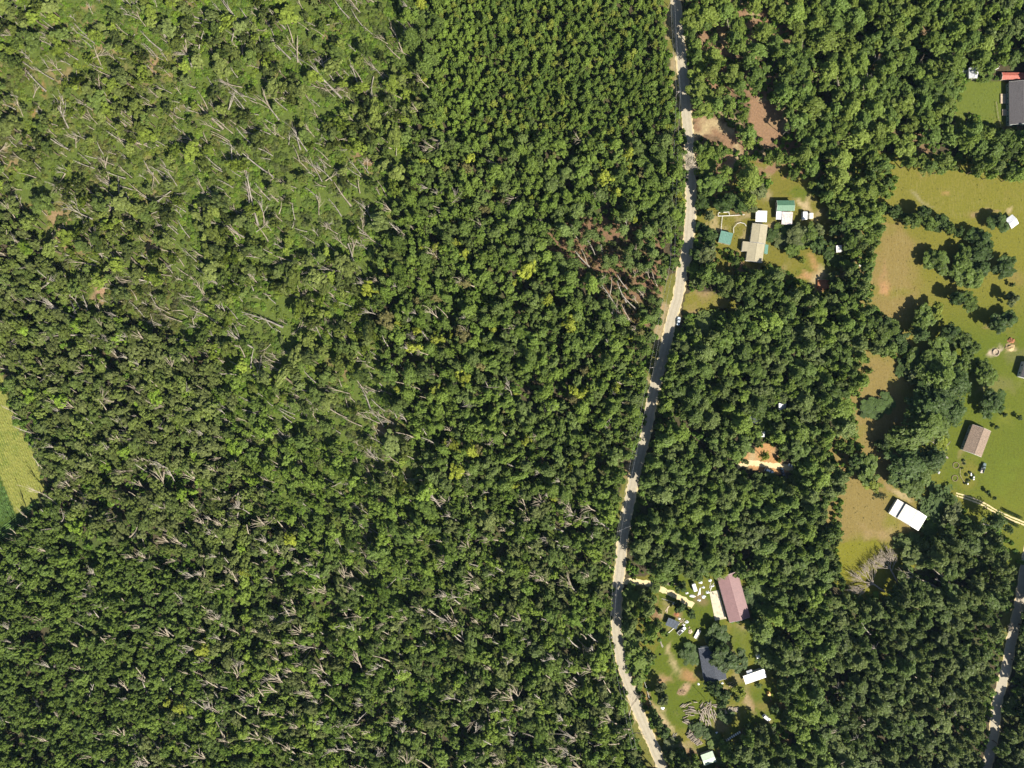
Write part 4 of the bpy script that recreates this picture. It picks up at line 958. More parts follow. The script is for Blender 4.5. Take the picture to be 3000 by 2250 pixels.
def seg_zone(p):
    return bool(inpoly([p[0]], [p[1]], STORM)[0] or inpoly([p[0]], [p[1]], STORM2)[0])

M['olive_leaf'] = M['leaf']
def fallen_mb(seed, kind, L, thick):
    """a tree lying along +x: base at 0, tip at L; returns trunk, limbs"""
    rr = random.Random(seed); tr = MB(); br = MB()
    bend = rr.uniform(-.05, .05)*L
    tl = L*(1.0 if kind == 0 else rr.uniform(.42, .6))
    n = 6
    pts = [(tl*i/n, bend*math.sin(math.pi*i/n*(tl/L))+rr.uniform(-.05, .05), thick*.8+rr.uniform(0, .25)+.25*i/n) for i in range(n+1)]
    end = .3 if kind == 0 else .6
    tr.tube(pts, [thick*(1.25 if i == 0 else 1-(1-end)*i/n) for i in range(n+1)], 6)
    if kind == 0:
        for i in range(rr.randint(2, 6)):
            x = L*rr.uniform(.4, .97); s = rr.choice((-1, 1)); l_ = L*rr.uniform(.05, .16)
            k = int(x/L*n); p = pts[min(k, n)]
            br.tube([(p[0], p[1], p[2]), (p[0]+l_*.6, p[1]+s*l_*.45, p[2]+rr.uniform(0, .5)), (p[0]+l_, p[1]+s*l_*.8, p[2]+rr.uniform(-.2, .6))], [thick*.3, thick*.2, thick*.07], 4)
    else:
        def grow(p, a, l_, r_, depth, el):
            k = 4; q = [p]; cur = Vector(p); ang = a; e = el
            for i in range(k):
                ang += rr.uniform(-.16, .16)+(-.05*a); e = e*.8+rr.uniform(-.12, .12)
                cur = cur+Vector((math.cos(ang), math.sin(ang), e))*(l_/k); cur.z = max(.1, cur.z); q.append(tuple(cur))
            br.tube(q, [r_, r_*.85, r_*.7, r_*.55, r_*.35], 5 if depth < 2 else 3, depth < 2)
            if depth < 3:
                for i in range(rr.randint(2, 3) if depth else 3):
                    b = q[rr.randint(1, k)]
                    grow(b, ang+rr.uniform(-.42, .42), l_*rr.uniform(.5, .75), r_*.52, depth+1, rr.uniform(-.1, .35))
        b = pts[-1]
        for i in range(rr.randint(3, 4)):
            grow(b, rr.uniform(-.34, .34), (L-tl)*rr.uniform(.55, .9), thick*.55, 1, rr.uniform(0, .4))
        b = pts[-2]; grow(b, rr.choice((-1, 1))*.7, (L-tl)*.7, thick*.4, 2, .2)
    return tr, br
TPL = []
for k in (0, 1):
    for i in range(5):
        t_, b_ = fallen_mb(700+k*20+i, k, 14.0, 0.44 if k == 0 else 0.40)
        TPL.append((t_.mesh('fallen_trunk', M['dead_wood' if i % 2 else 'grey_wood']), b_.mesh('dead_limbs', M['grey_wood' if i % 3 else 'dead_wood']), t_, b_))
def merged(t_, b_):
    m2 = MB(); m2.v = t_.v+b_.v; n = len(t_.v); m2.f = t_.f+[tuple(n+i for i in f) for f in b_.f]; m2.m = [0]*len(m2.f); return m2
TPL_ONE = [merged(t[2], t[3]).mesh('fallen_tree', M['dead_wood' if i % 2 else 'grey_wood']) for i, t in enumerate(TPL)]

def region_of(px, py):
    P1 = lambda poly: bool(inpoly([px], [py], poly)[0])
    if px < roadx(py):
        if P1(PLANT): return 'the young planting'
        if P1(BROWN): return 'the browned storm gap'
        if P1(STORM):
            if py < 330 and px < 600: return 'the felled wood at the corner'
            if py < 420: return 'the felled wood beside the planting'
            if px < 560: return 'the felled wood above the crops'
            return 'the felled wood amid the forest'
        if P1(STORM2): return 'the storm-thinned strip'
        if P1(LOWLEFT): return 'the closed wood below the crops'
        if P1(OLIVE): return 'the wood beside the crop field'
        if P1(MESSY): return 'the tangled wood by the road' if px > 1100 else 'the tangled wood below the strip'
        return 'the closed wood left of the road' if py > 800 else 'the closed wood below the planting'
    if py < 640 and px < 2640: return 'the pine wood by the upper road'
    if py < 500: return 'the woodland above the hay meadow'
    if px > 2460 and py > 1560: return 'the storm-hit wood below the barn'
    if px < 2500 and py < 1700: return 'the wood left of the hay meadow'
    if px < 2320 and py >= 1700: return 'the lower homestead yard'
    return 'the grove beside the hay meadow'
EXT = {}
for gx_ in range(0, 3001, 40):
    for gy_ in range(0, 2251, 40): EXT.setdefault(region_of(gx_, gy_), []).append((gx_, gy_))
EXT = {k: [sorted(q[i] for q in v) for i in (0, 1)] for k, v in EXT.items()}
def place_of(px, py):
    rg = region_of(px, py); xs, ys = EXT.get(rg, ([0, 3000], [0, 2250]))
    f = lambda s, v: sum(1 for q in s if q < v)/len(s)
    a, b = f(ys, py), f(xs, px)
    return f"in the {'upper' if a < .33 else ('middle' if a < .67 else 'lower')} {'left' if b < .33 else ('centre' if b < .67 else 'right')} of {rg}"
rr = random.Random(17)
fallen_n = 0
seg_all = [(a, b, k) for a, b, k in SEG]
# more of the same, thinly, where the photograph shows many that are too small to trace
extra = []
while len(extra) < 1500:
    x = rr.uniform(-100, 1930); y = rr.uniform(-100, 2330)
    s_ = seg_zone((x, y)); m_ = bool(inpoly([x], [y], MESSY)[0]) or bool(inpoly([x], [y], OLIVE)[0])
    if inpoly([x], [y], PLANT)[0] or x > roadx(y)-30: continue
    if not s_ and not (m_ and rr.random() < .6) and not (x < 1350 and rr.random() < .45) and rr.random() > .1: continue
    if inpoly([x], [y], CROP)[0]: continue
    a = R(rr.gauss(215, 16)) if rr.random() < .8 else R(rr.uniform(0, 360))
    l_ = rr.uniform(20, 70)
    extra.append(((x, y), (x+math.cos(a)*l_, y+math.sin(a)*l_), 1 if rr.random() < .3 else 0))
seg_all.sort(key=lambda s: -math.hypot(s[0][0]-s[1][0], s[0][1]-s[1][1])*(1.5 if s[2] else 1))
def seg_xform(a, b, hung=False):
    deep = not seg_zone(a)
    za, zb = (3.0, 7.0) if deep else (0.7, 2.1)
    if hung: za, zb = 2.0, 12.5
    p, q = P(a[0], a[1], za), P(b[0], b[1], zb)
    d = q-p; L = d.length
    return p, Euler((0, -math.asin(max(-1, min(1, d.z/L))), math.atan2(d.y, d.x))), L
N_FALLEN = 300
rest_seg = []
for i, (a, b, k) in enumerate(seg_all):
    if i >= N_FALLEN: rest_seg.append((a, b, k)); continue
    p, e, L = seg_xform(a, b); s = L/14.0; th = min(1.25, max(.6, s*.9))
    v = k*5+rr.randrange(5); rg = place_of(*a)
    sz = 'long' if L > 17 else ('short' if L < 12 else 'middling')
    lab = (f'{sz} fanned fallen tree ' if k else f'{sz} straight fallen trunk ')+rg
    grp = (f'{sz} fanned fallen trees ' if k else f'{sz} fallen trunks ')+rg
    if k and L > 13:
        o = empty('fallen_tree', p); o.rotation_euler = e; o.scale = (s, max(th, s*.8) if k else th, th)
        put('trunk', TPL[v][0], o); put('limbs', TPL[v][1], o)
    else:
        o = put('fallen_tree', TPL_ONE[v], None, p, e, (s, (max(th, s*.8) if k else th), th))
    tag(o, lab, 'fallen tree', grp)
mb = MB()
pts = {'co': [], 'var': [], 'rot': [], 'scl': [], 'tint': []}
for a, b, k in rest_seg+extra:
    p, e, L = seg_xform(a, b, not seg_zone(a)); s = L/14.0; th = min(1.1, max(.5, s*.8))
    pts['co'].append(p); pts['var'].append(k*5+rr.randrange(5)); pts['rot'].append(e); pts['scl'].append((s, max(th, s*.8) if k else th, th)); pts['tint'].append((.3, .3, .3))
scatter('fallen_timber', TPL_ONE, pts, 'thin pale fallen trunks and branches strewn through the storm-felled wood')

# the hero trees
def hero_fallen(label, base, tip, seed, spread, L_=None, tw=.42, lm='log_wood', bm='log_wood', leafy=None, levels=4, first=5, trunk_frac=.42):
    p, q = P(*base, .3), P(*tip, .9); d = q-p; L = d.length
    root = empty('fallen_tree', p, math.atan2(d.y, d.x)); tag(root, label, 'fallen tree')
    rr = random.Random(seed); tr = MB(); br = MB(); tw_ = MB(); n = 6; tl = L*trunk_frac
    pts = [(tl*i/n, rr.uniform(-.1, .1), tw+.35*i/n) for i in range(n+1)]
    tr.tube(pts, [tw*1.3]+[tw*(1-.4*i/n) for i in range(1, n+1)], 8)
    def grow(p, a, l_, r_, depth):
        q = [p]; cur = Vector(p); ang = a; k = 5
        for i in range(k):
            ang += rr.uniform(-.13, .13)-.05*ang*(depth > 1); cur = cur+Vector((math.cos(ang), math.sin(ang), rr.uniform(-.05, .28)))*(l_/k); cur.z = min(max(.15, cur.z), 4.0); q.append(tuple(cur))
        (br if depth < 3 else tw_).tube(q, [r_, r_*.86, r_*.72, r_*.58, r_*.45, r_*.3], 5 if depth < 2 else 3, depth < 2)
        if depth < levels:
            for i in range(5 if depth == 2 else 4):
                b = q[rr.randint(2, k)]
                grow(b, ang+rr.uniform(-.5, .5), l_*rr.uniform(.45, .8), max(.07, r_*.58), depth+1)
    for i in range(first):
        f = i/(first-1)*2-1
        grow(pts[rr.choice((-1, -1, -2))], f*spread+rr.uniform(-.06, .06), (L-tl)*rr.uniform(.38, .52), tw*.36, 1)
    tr.build('trunk', M[bm], root); br.build('limbs', M[bm], root)
    if tw_.v: tw_.build('twigs', M[lm], root)
    if leafy:
        g = np.random.default_rng(seed)
        Ls = [((tl+(L-tl)*q*math.cos(a_), (L-tl)*q*math.sin(a_), g.uniform(.4, 1.4)), (.9, .9, .5), 10, .16, g.uniform(.3, .7)) for q, a_ in [(g.uniform(.35, .98), g.uniform(-spread, spread)) for _ in range(60)]]
        v, qd, t = leaves(Ls, g); o = put('foliage', np_mesh('wilted_foliage', v, qd, M['leaf'], {'leafvar': t}), root); o['tint'] = leafy
    return root
hero_fallen('bare grey fallen tree with a round limb fan, lower of two on the grass', (2590,1733), (2490,1664), 31, 1.0, tw=.55, first=8, trunk_frac=.34, leafy=(.17,.14,.10))
hero_fallen('bare pale fallen tree with a wide limb fan, upper of two on the grass', (2632,1711), (2570,1602), 32, .78, tw=.55, trunk_frac=.42, first=8, leafy=(.15,.13,.08))
hero_fallen('broken leafy tree lying across the upper road', (1987,496), (2038,462), 33, .9, tw=.3, leafy=(.10, .105, .055), levels=3, trunk_frac=.2, first=4)
# ------------------------------------------------------------------ where trees stand (crown centres in the photograph)
MS = 4
mx_ = np.arange(-220, 3221, MS); my_ = np.arange(-220, 2471, MS)
MX, MY = np.meshgrid(mx_, my_)
w1 = MX+(fbm(MX, MY, 40, 91)-.5)*16; w2 = MY+(fbm(MX, MY, 40, 95)-.5)*16
open_ = np.zeros(MX.shape, bool)
for poly in (BIG, NYARD, NORTHDIRT, NEEDLE1, NEEDLE2, NEEDLE3, LAWN_NE, SYARD, ORANGE, MIDLAWN, VERGE_W, VERGE_M, VERGE_L, VERGE_LL, VERGE_ML, VERGE_R2, CROP):
    open_ |= inpoly(w1, w2, poly)
open_ |= line_dist(MX, MY, ROAD) < 18
open_ |= line_dist(MX, MY, ROAD2) < 23
open_ |= line_dist(MX, MY, DRIVE) < 15
HOUSES = [(2300,610,40),(2230,660,45),(2215,735,45),(2125,697,22),(2458,729,12),(2980,300,75),(2960,222,40),(3000,222,45),(2850,213,22),(1987,941,22),(2824,215,14),(2150,1752,62),(2100,1770,40),(2088,1945,42),(2212,1984,38),(2075,2228,26),
          (2293,1190,14),(2210,1230,15),(2235,1272,9),(1845,1706,17),(2532,1690,50),(2585,1628,48),(2615,1692,24),(2586,1726,18),(2250,1379,15),(2240,1350,40),(2292,1372,28),(2190,1362,24),(2262,1318,24),(2030,1730,22),(1975,1825,26),(2000,1850,20)]
for x, y, r_ in HOUSES: open_ |= (MX-x)**2+(MY-y)**2 < r_*r_
segm = np.zeros(MX.shape, bool)
for a, b, k in SEG:
    x0_, x1_ = sorted((a[0], b[0])); y0_, y1_ = sorted((a[1], b[1]))
    i0, i1 = int((x0_-20+220)/MS), int((x1_+20+220)/MS)+1; j0, j1 = int((y0_-20+220)/MS), int((y1_+20+220)/MS)+1
    i0, j0 = max(0, i0), max(0, j0)
    sub = seg_dist(MX[j0:j1, i0:i1], MY[j0:j1, i0:i1], a, b)
    segm[j0:j1, i0:i1] |= sub < (10 if k else 7)
zmap = np.zeros(MX.shape, np.int8)     # 0 wood 1 storm 2 storm strip 3 messy 4 young 5 brown 6 low left 7 olive 8 east
for k, poly in ((8, None), (7, OLIVE), (6, LOWLEFT), (3, MESSY), (2, STORM2), (1, STORM), (5, BROWN), (4, PLANT)):
    if poly is None: zmap[MX > np.interp(MY, [p[1] for p in ROAD], [p[0] for p in ROAD])] = 8
    else: zmap[inpoly(w1, w2, poly)] = k
dens = fbm(MX, MY, 130, 77)
dens2 = fbm(MX, MY, 300, 79)
def at(m, x, y): return m[min(m.shape[0]-1, max(0, int((y+220)/MS))), min(m.shape[1]-1, max(0, int((x+220)/MS)))]

HAND = [  # crown centre x, y, radius (px), kind, tint key
 (2625,614,22,'b','d'),(2655,635,17,'b','d'),(2685,644,26,'b','m'),(2712,622,24,'b','d'),(2725,652,28,'b','m'),(2761,652,28,'b','d'),(2785,666,20,'b','m'),(2812,679,16,'b','d'),
 (2875,698,40,'b','d'),(2897,722,25,'b','d'),(2928,646,33,'b','d'),(2750,762,36,'b','m'),(2823,766,40,'b','m'),(2861,752,36,'b','d'),(2834,806,42,'b','m'),(2870,788,32,'b','d'),(2945,780,36,'b','d'),
 (2858,823,28,'b','m'),(2839,881,34,'b','m'),(2806,872,24,'b','d'),(2715,925,36,'b','m'),(2745,912,24,'b','y'),(2698,948,28,'b','m'),(2700,978,20,'p','d'),(2961,935,30,'b','d'),(2925,946,34,'b','d'),(2972,873,22,'b','g'),
 (2788,974,32,'b','d'),(2823,995,30,'b','m'),(2845,1025,26,'b','m'),(2761,1033,44,'b','m'),(2712,1066,46,'b','m'),(2655,1077,34,'b','d'),(2823,1068,32,'b','m'),(2890,1095,38,'b','m'),(2766,1098,44,'p','m'),(2807,1120,38,'p','d'),
 (2712,1120,38,'b','d'),(2680,1100,30,'b','g'),(2753,1182,50,'p','d'),(2915,1176,44,'b','d'),(2793,1207,42,'p','d'),(2712,1195,42,'p','d'),(2573,1192,44,'b','d'),(2725,1231,46,'p','m'),(2760,1150,34,'p','d'),
 (2610,962,34,'b','m'),(2630,992,30,'b','d'),(2606,1018,30,'b','m'),(2578,988,32,'b','m'),(2640,1022,24,'b','d'),(2590,945,20,'b','d'),
 (2630,1288,40,'b','m'),(2592,1303,22,'b','d'),(2695,1270,50,'p','m'),(2742,1296,38,'b','y'),(2754,1242,38,'p','m'),(2671,1363,50,'p','d'),(2739,1345,34,'p','d'),(2671,1420,40,'b','m'),(2695,1392,42,'b','m'),(2636,1405,28,'b','m'),
 (2541,1376,46,'b','m'),(2552,1416,26,'b','y'),(2510,1352,24,'b','d'),(2895,1442,8,'b','d'),(2915,1460,8,'b','d'),(2752,1478,44,'p','d'),(2793,1508,42,'b','g'),(2725,1500,26,'b','d'),(2922,1527,26,'p','d'),(2956,1549,16,'b','d'),
 (2967,834,9,'b','d'),(2921,1252,8,'b','d'),(2988,1224,9,'b','d'),(2945,1215,7,'b','d'),
 (2300,672,34,'b','m'),(2335,690,36,'b','g'),(2375,690,36,'b','m'),(2290,705,34,'b','g'),(2330,725,32,'b','m'),(2400,715,30,'b','d'),(2258,690,26,'b','d'),(2395,672,24,'b','g'),(2425,735,28,'b','d'),(2445,762,30,'b','m'),(2485,745,28,'b','d'),
 (2085,690,28,'b','d'),(2060,668,24,'b','d'),(2070,745,36,'b','g'),(2040,740,22,'b','d'),(2172,600,32,'b','d'),(2140,585,30,'b','d'),(2115,600,26,'b','d'),(2205,610,22,'b','g'),(2060,590,28,'b','d'),(2078,630,18,'b','g'),(2225,560,30,'b','g'),
 (2410,545,28,'b','d'),(2450,610,26,'b','m'),(2480,640,30,'b','m'),(2460,670,26,'b','d'),(2438,590,20,'b','m'),(2330,510,22,'b','m'),(2350,760,16,'b','y'),
 (2021,1915,40,'b','d'),(2105,1866,44,'b','d'),(2138,1936,48,'b','d'),(2120,1905,26,'b','d'),(1990,1660,24,'b','m'),(2000,1722,22,'b','d'),(1990,1780,18,'b','d'),(2025,1800,17,'b','d'),
 (2118,2036,24,'b','d'),(2096,2020,26,'b','d'),(2118,2062,20,'b','d'),(2048,2137,26,'b','d'),(2030,2128,16,'b','d'),(2130,2106,22,'b','d'),(2116,2095,16,'b','d'),(2100,2172,30,'b','m'),(2070,2150,20,'b','d'),(1945,2052,24,'b','g'),(1937,2015,22,'b','g'),
 (1967,2189,34,'b','g'),(1998,2222,24,'b','m'),(1945,2150,26,'b','d'),(2173,2028,16,'b','y'),(2160,2050,12,'b','m'),(2273,2078,18,'b','d'),(2225,2010,10,'b','m'),(2200,2140,18,'b','d'),(2155,2018,12,'b','y'),(1920,1725,20,'b','m'),(1895,1746,20,'b','d'),
 (2190,1745,30,'b','d'),(2205,1770,30,'b','d'),(2225,1720,34,'p','m'),(1905,1745,14,'b','y'),(2235,1850,34,'p','m'),(2222,1838,30,'p','d'),(2250,1890,36,'p','d'),(2255,1930,34,'p','m'),
 (2243,1336,15,'p','y'),(2183,1352,12,'b','g'),
 (2085,1885,18,'b','d'),(2100,1670,26,'p','m'),(2120,1678,18,'p','y'),(2080,1640,30,'p','m')]
TINT = {'m': (0.070, 0.098, 0.026), 'd': (0.042, 0.066, 0.022), 'y': (0.135, 0.155, 0.030), 'g': (0.085, 0.098, 0.050)}
def warm(t): return (t[0]*.97, t[1]*1.02, t[2]*.70)
def zone_tree(z, x, y, rr):
    """radius px, kind, tint, height factor, keep, lean"""
    u = rr.random
    if z == 4:
        yl = 1 if u() < .12 else 0
        t = rr.choice([(0.070, 0.100, 0.024), (0.058, 0.088, 0.022), (0.080, 0.110, 0.026)]) if not yl else (0.105, 0.120, 0.028)
        if x < 1420 and u() < .5: t = (0.09, 0.128, 0.028)
        return rr.uniform(6, 13.5), 'y', t, 1.0, .97, 0
    if z == 1:
        k = at(dens, x, y)
        t = rr.choice([(0.098,0.115,0.044),(0.086,0.105,0.045),(0.12,0.15,0.034),(0.075,0.10,0.034),(0.105,0.125,0.040)])
        return rr.uniform(15, 34), 'b', t, .62, .16+.55*(k > .54), 1.6
    if z == 2:
        t = rr.choice([(0.085,0.12,0.030),(0.07,0.10,0.03),(0.10,0.14,0.032)])
        return rr.uniform(14, 28), 'b', t, .8, .6, 1.0
    if z == 3:
        t = rr.choice([(0.06,0.083,0.028),(0.075,0.105,0.028),(0.085,0.098,0.045),(0.065,0.098,0.022),(0.10,0.135,0.030)])
        return rr.uniform(14, 29), 'b', t, .9, .84, .6
    if z == 5:
        t = rr.choice([(0.06,0.085,0.03),(0.075,0.10,0.04)])
        return rr.uniform(14, 22), 'p', t, .9, .5, .5
    if z == 6:
        t = rr.choice([(0.066,0.093,0.024),(0.075,0.105,0.026),(0.055,0.080,0.023)])
        return rr.uniform(13, 24), 'b', t, 1.0, .97, .25
    if z == 7:
        t = rr.choice([(0.075,0.090,0.034),(0.065,0.085,0.030),(0.085,0.105,0.034),(0.08,0.092,0.042)])
        if u() < .05: t = (0.115, 0.165, 0.030)
        return rr.uniform(16, 27), 'b', t, 1.0, .9, .6
    if z == 8:
        t = rr.choice([(0.062,0.090,0.024),(0.052,0.075,0.023),(0.076,0.105,0.024),(0.064,0.082,0.032)])
        if y < 640 and x < 2900: t = rr.choice([(0.072,0.098,0.024),(0.062,0.090,0.026),(0.085,0.108,0.028)])
        if x > 2430 and y > 1560: return rr.uniform(17, 36), rr.choice('bbp'), rr.choice([(0.058,0.076,0.028),(0.066,0.082,0.032),(0.05,0.072,0.022)]), 1.0, .9, .25
        return rr.uniform(20, 41), rr.choice('ppbb'), t, 1.1, (.55 if (x < 2330 and y < 480) else (.6 if x < 2200 and y < 820 else .92)), .05
    t = rr.choice([(0.068,0.098,0.024),(0.060,0.085,0.024),(0.078,0.108,0.026),(0.066,0.088,0.032)])
    v = u()
    if v < .05: t = (0.14, 0.155, 0.028)
    elif v < .08: t = (0.095, 0.085, 0.045)
    return rr.uniform(12, 29), rr.choice('bbbp'), t, 1.0, .95, (.5 if x < 1350 else .15)
gapn = fbm(MX, MY, 42, 271, 2)
rr = random.Random(99); GAIN = 1.5
TREES = []; cell = 44; gridd = {}
def fits(x, y, r_, f):
    ci, cj = int(x//cell), int(y//cell)
    for i in range(ci-2, ci+3):
        for j in range(cj-2, cj+3):
            for (a, b, c) in gridd.get((i, j), ()):
                m = f*(r_+c)
                if (a-x)**2+(b-y)**2 < m*m: return False
    return True
def add(x, y, r_): gridd.setdefault((int(x//cell), int(y//cell)), []).append((x, y, r_))
ZC = {'b': 2.3, 'p': 2.5, 'y': 2.3, 'l': 1.6}
for x, y, r_, k, t in HAND:
    if x > 2540 and r_ > 18: r_ *= 1.14
    add(x, y, r_)
    sc = rr.uniform(.85, 1.15)*1.35; TREES.append([x, y, r_, 'l' if k == 'b' else k, tuple(c*sc for c in warm(TINT[t])), 1.0, 0, True])
for n_try, fac, rs in ((26000, .62, 1.0), (26000, .58, .78), (40000, .50, .58)):
    for _ in range(n_try):
        x = rr.uniform(-200, 3200); y = rr.uniform(-200, 2450)
        z = at(zmap, x+rr.gauss(0, 16), y+rr.gauss(0, 16))
        if z == 4 and not inpoly([x], [y], PLANT)[0] and rr.random() < .5: z = 0
        r_, k, t, hf, keep, lean = zone_tree(z, x, y, rr)
        if z != 4: r_ *= rs
        elif fac == .68: pass
        if at(open_, x, y): continue
        q = .62*r_
        if any(at(open_, x+q*a, y+q*b) for a, b in ((1,0),(-1,0),(0,1),(0,-1),(.7,.7),(-.7,.7),(.7,-.7),(-.7,-.7))): continue
        if at(segm, x, y) and rr.random() < .85: continue
        if z not in (1, 4) and at(gapn, x, y) > .66: continue
        if not fits(x, y, r_, fac): continue
        add(x, y, r_)
        if rr.random() > keep: continue
        sc = rr.uniform(.8, 1.2)*GAIN*(1.14 if z == 8 else (1.0 if z == 4 else 1.14)); TREES.append([x, y, r_, k, tuple(c*sc for c in warm(t)), hf*rr.uniform(.68, 1.3), lean*rr.random(), False])

def tree_xf(T, rr):
    x, y, r_, k, t, hf, lean, hand = T
    s = r_*GSD; hcap = rr.uniform(.8, 1.1)
    hz = s*hf*{'b': 1.25, 'p': 1.3, 'y': 1.1, 'l': .95}[k]
    if r_ > 26: hz *= (26/r_)**.7
    hz = min(hz, (4.3 if hand else 4.6)*hcap)
    for tx, ty, tr in LIT:
        dx, dy = x-tx, y-ty; al = dx*.68+dy*.73
        if 0 < al < 160 and abs(dx*.73-dy*.68) < tr+r_*.8:
            top = max(3.0, (al-tr-r_*.35)*GSD*.9+2.0); hz = min(hz, max(top/3.0, .6))
    zc = ZC[k]*hz
    s *= (H-zc)/H
    lean_a = lean*R(32)
    base = P(x, y, zc); base.z = 0
    off = math.sin(lean_a)*zc
    base += Vector((.72, -.69, 0))*off
    yaw = rr.uniform(0, 6.283) if lean < .12 else R(135+rr.gauss(0, 22)+180*rr.randrange(2))
    m = Matrix.Rotation(lean_a, 3, Vector((-.69, -.72, 0)).normalized()) @ Matrix.Rotation(yaw, 3, 'Z')
    st = rr.uniform(.8, 1.25)+.55*min(lean, 1)
    return base, m.to_euler(), (s*st, s*rr.uniform(.78, 1.05)/(1+.2*min(lean, 1)), hz)

LIT = [(2300,605,30),(2222,700,42),(2230,634,18),(2125,697,14),(2458,729,8),(2665,1512,52),(2150,1752,62),(2090,1770,30),(2212,1984,34),(2075,2228,20),(2535,1690,46),(2585,1635,46),(2050,2105,60),(2215,1890,24),(2345,590,34),(2240,1345,40),(2385,800,30),
       (2600,1110,36),(2520,1250,24),(2520,1560,50),(1812,1880,14),(1830,1960,14),(1870,2080,14),(1920,2190,14),(2015,560,14),(2022,640,14),(1985,860,14),(1920,1130,12),(1818,1660,12),(1990,1840,24),(2040,1715,24),(1960,1900,20),(2000,1990,26),(1940,1727,14),(2244,2101,14),(2100,2152,12),(2875,250,40),(2980,300,30),(2850,213,14),(2290,1190,12),(2210,1230,12),(2235,1272,8),(2964,646,20),(2040,470,12),(1862,1706,13),(1892,1710,14),(2968,222,34),(1987,941,16),(2580,1080,40),(2300,1365,24),(2962,1880,16),(2945,1970,14),(2925,2055,14),(2080,885,30),(2000,790,14),(1965,955,12),(1885,1295,12),(1845,1470,12),(2008,330,12),(1995,180,12)]
LANDMARKS = [(2302,602,'the green-roofed house'),(2215,712,'the tan-roofed house'),(2125,697,'the teal shed'),(2458,729,'the little white shed'),(2965,645,'the skewed tin-roofed shed'),(2980,300,'the grey shingled house'),(2850,213,'the silver gabled shed'),
             (2862,1292,'the brown shingled house'),(2662,1510,'the white barn'),(2150,1752,'the mauve-roofed house'),(2088,1945,'the slate-roofed house'),(2212,1984,'the white awning shed'),(2075,2228,'the pale green shed'),(2050,2110,'the log heaps'),
             (2917,1032,'the stone fire ring'),(2252,1379,'the silver car in the clay clearing'),(1987,941,'the pale car on the road'),(2245,2101,'the white van'),(2883,1548,'the nine wrapped bales'),(2020,490,'the tree fallen across the road'),(2410,833,'the rust-brown pen'),(2219,1920,'the tiny well house'),(2538,1690,'the bare fallen tree fans'),(2875,1369,'the dark pickup')]
def tint_word(t):
    b = sum(t); g_ = t[1]/max(t[0], 1e-6)
    if b > .37: return 'bright yellow-green'
    if t[2]/t[1] > .45: return 'grey-green'
    if b < .215: return 'dark green'
    return 'mid green'
def dirword(dx, dy):
    a = (math.degrees(math.atan2(-dy, dx))+360) % 360
    return ['right of','above right of','above','above left of','left of','below left of','below','below right of'][int(((a+22.5) % 360)//45)]
rr = random.Random(5)
inview = lambda T: -12 < T[0] < 3012 and -12 < T[1] < 2262
IND = []
for k, cap in (('bl', 300), ('p', 300), ('y', 300)):
    c = [T for T in TREES if T[3] in k and inview(T)]
    c.sort(key=lambda T: (not T[7], -T[2])); IND += c[:cap]
ids = {id(T) for T in IND}
# labels
KN = {'b': 'broadleaf tree', 'l': 'broadleaf tree', 'p': 'pine', 'y': 'young tree'}
near = {}
for T in IND:
    if T[3] == 'y': continue
    best = min(LANDMARKS, key=lambda q: math.hypot(q[0]-T[0], q[1]-T[1])); d = math.hypot(best[0]-T[0], best[1]-T[1])
    if T[7] or d < 95:
        near.setdefault((best[2], dirword(T[0]-best[0], T[1]-best[1]), tint_word(T[4]), T[3]), []).append((d, T))
LAB = {}
ORD = ['nearest','second nearest','third nearest','fourth nearest','fifth nearest','sixth nearest','seventh nearest','eighth nearest','ninth nearest','tenth nearest','eleventh nearest','twelfth nearest']
for (lm, dw, tw, k), lst in near.items():
    lst.sort(key=lambda q: q[0])
    for i, (d, T) in enumerate(lst):
        o_ = '' if len(lst) == 1 else ORD[min(i, 11)]+' '
        sz = '' if len(lst) > 1 else ('small ' if T[2] < 20 else ('broad ' if T[2] > 34 else ''))
        LAB[id(T)] = (f"{o_}{sz}{tw} {KN[k]} {dw} {lm}", None)
MATS_T = {'b': (crown_b, trunk_mb_b), 'l': (crown_l, trunk_mb_l), 'p': (crown_p, trunk_mb_p)}
for T in IND:
    base, e, sc = tree_xf(T, rr); k = T[3]
    if k == 'y':
        o = put('young_tree', mix_y[rr.randrange(len(mix_y))], None, base, e, sc); o['tint'] = T[4]
        tw = tint_word(T[4]); wh = f"{'upper' if T[1] < 135 else ('middle' if T[1] < 270 else 'lower')} {'left' if T[0] < 1500 else ('centre' if T[0] < 1730 else 'right')}"
        sz = 'larger' if T[2] > 12.9 else 'smaller'
        tag(o, f"{sz} {tw} sapling in the {wh} of the young planting", 'young tree', f"{sz} {tw} saplings, {wh} of the young planting"); continue
    o = empty('pine_tree' if k == 'p' else 'broadleaf_tree', base); o.rotation_euler = e; o.scale = sc
    cs, ts = MATS_T[k]
    c = put('crown', cs[rr.randrange(len(cs))], o); c['tint'] = T[4]
    put('trunk', ts[rr.randrange(len(ts))], o)
    if id(T) in LAB: tag(o, LAB[id(T)][0], 'tree')
    else:
        rg = region_of(T[0], T[1]); tw = tint_word(T[4])
        sz = 'narrow' if T[2] < 24.5 else ('broad' if T[2] > 28 else 'middling'); nm = 'pine' if k == 'p' else 'broadleaf'
        tag(o, f"{sz} {tw} {nm} {place_of(T[0], T[1])}", 'tree', f"{sz} {tw} {nm}s {place_of(T[0], T[1])}")
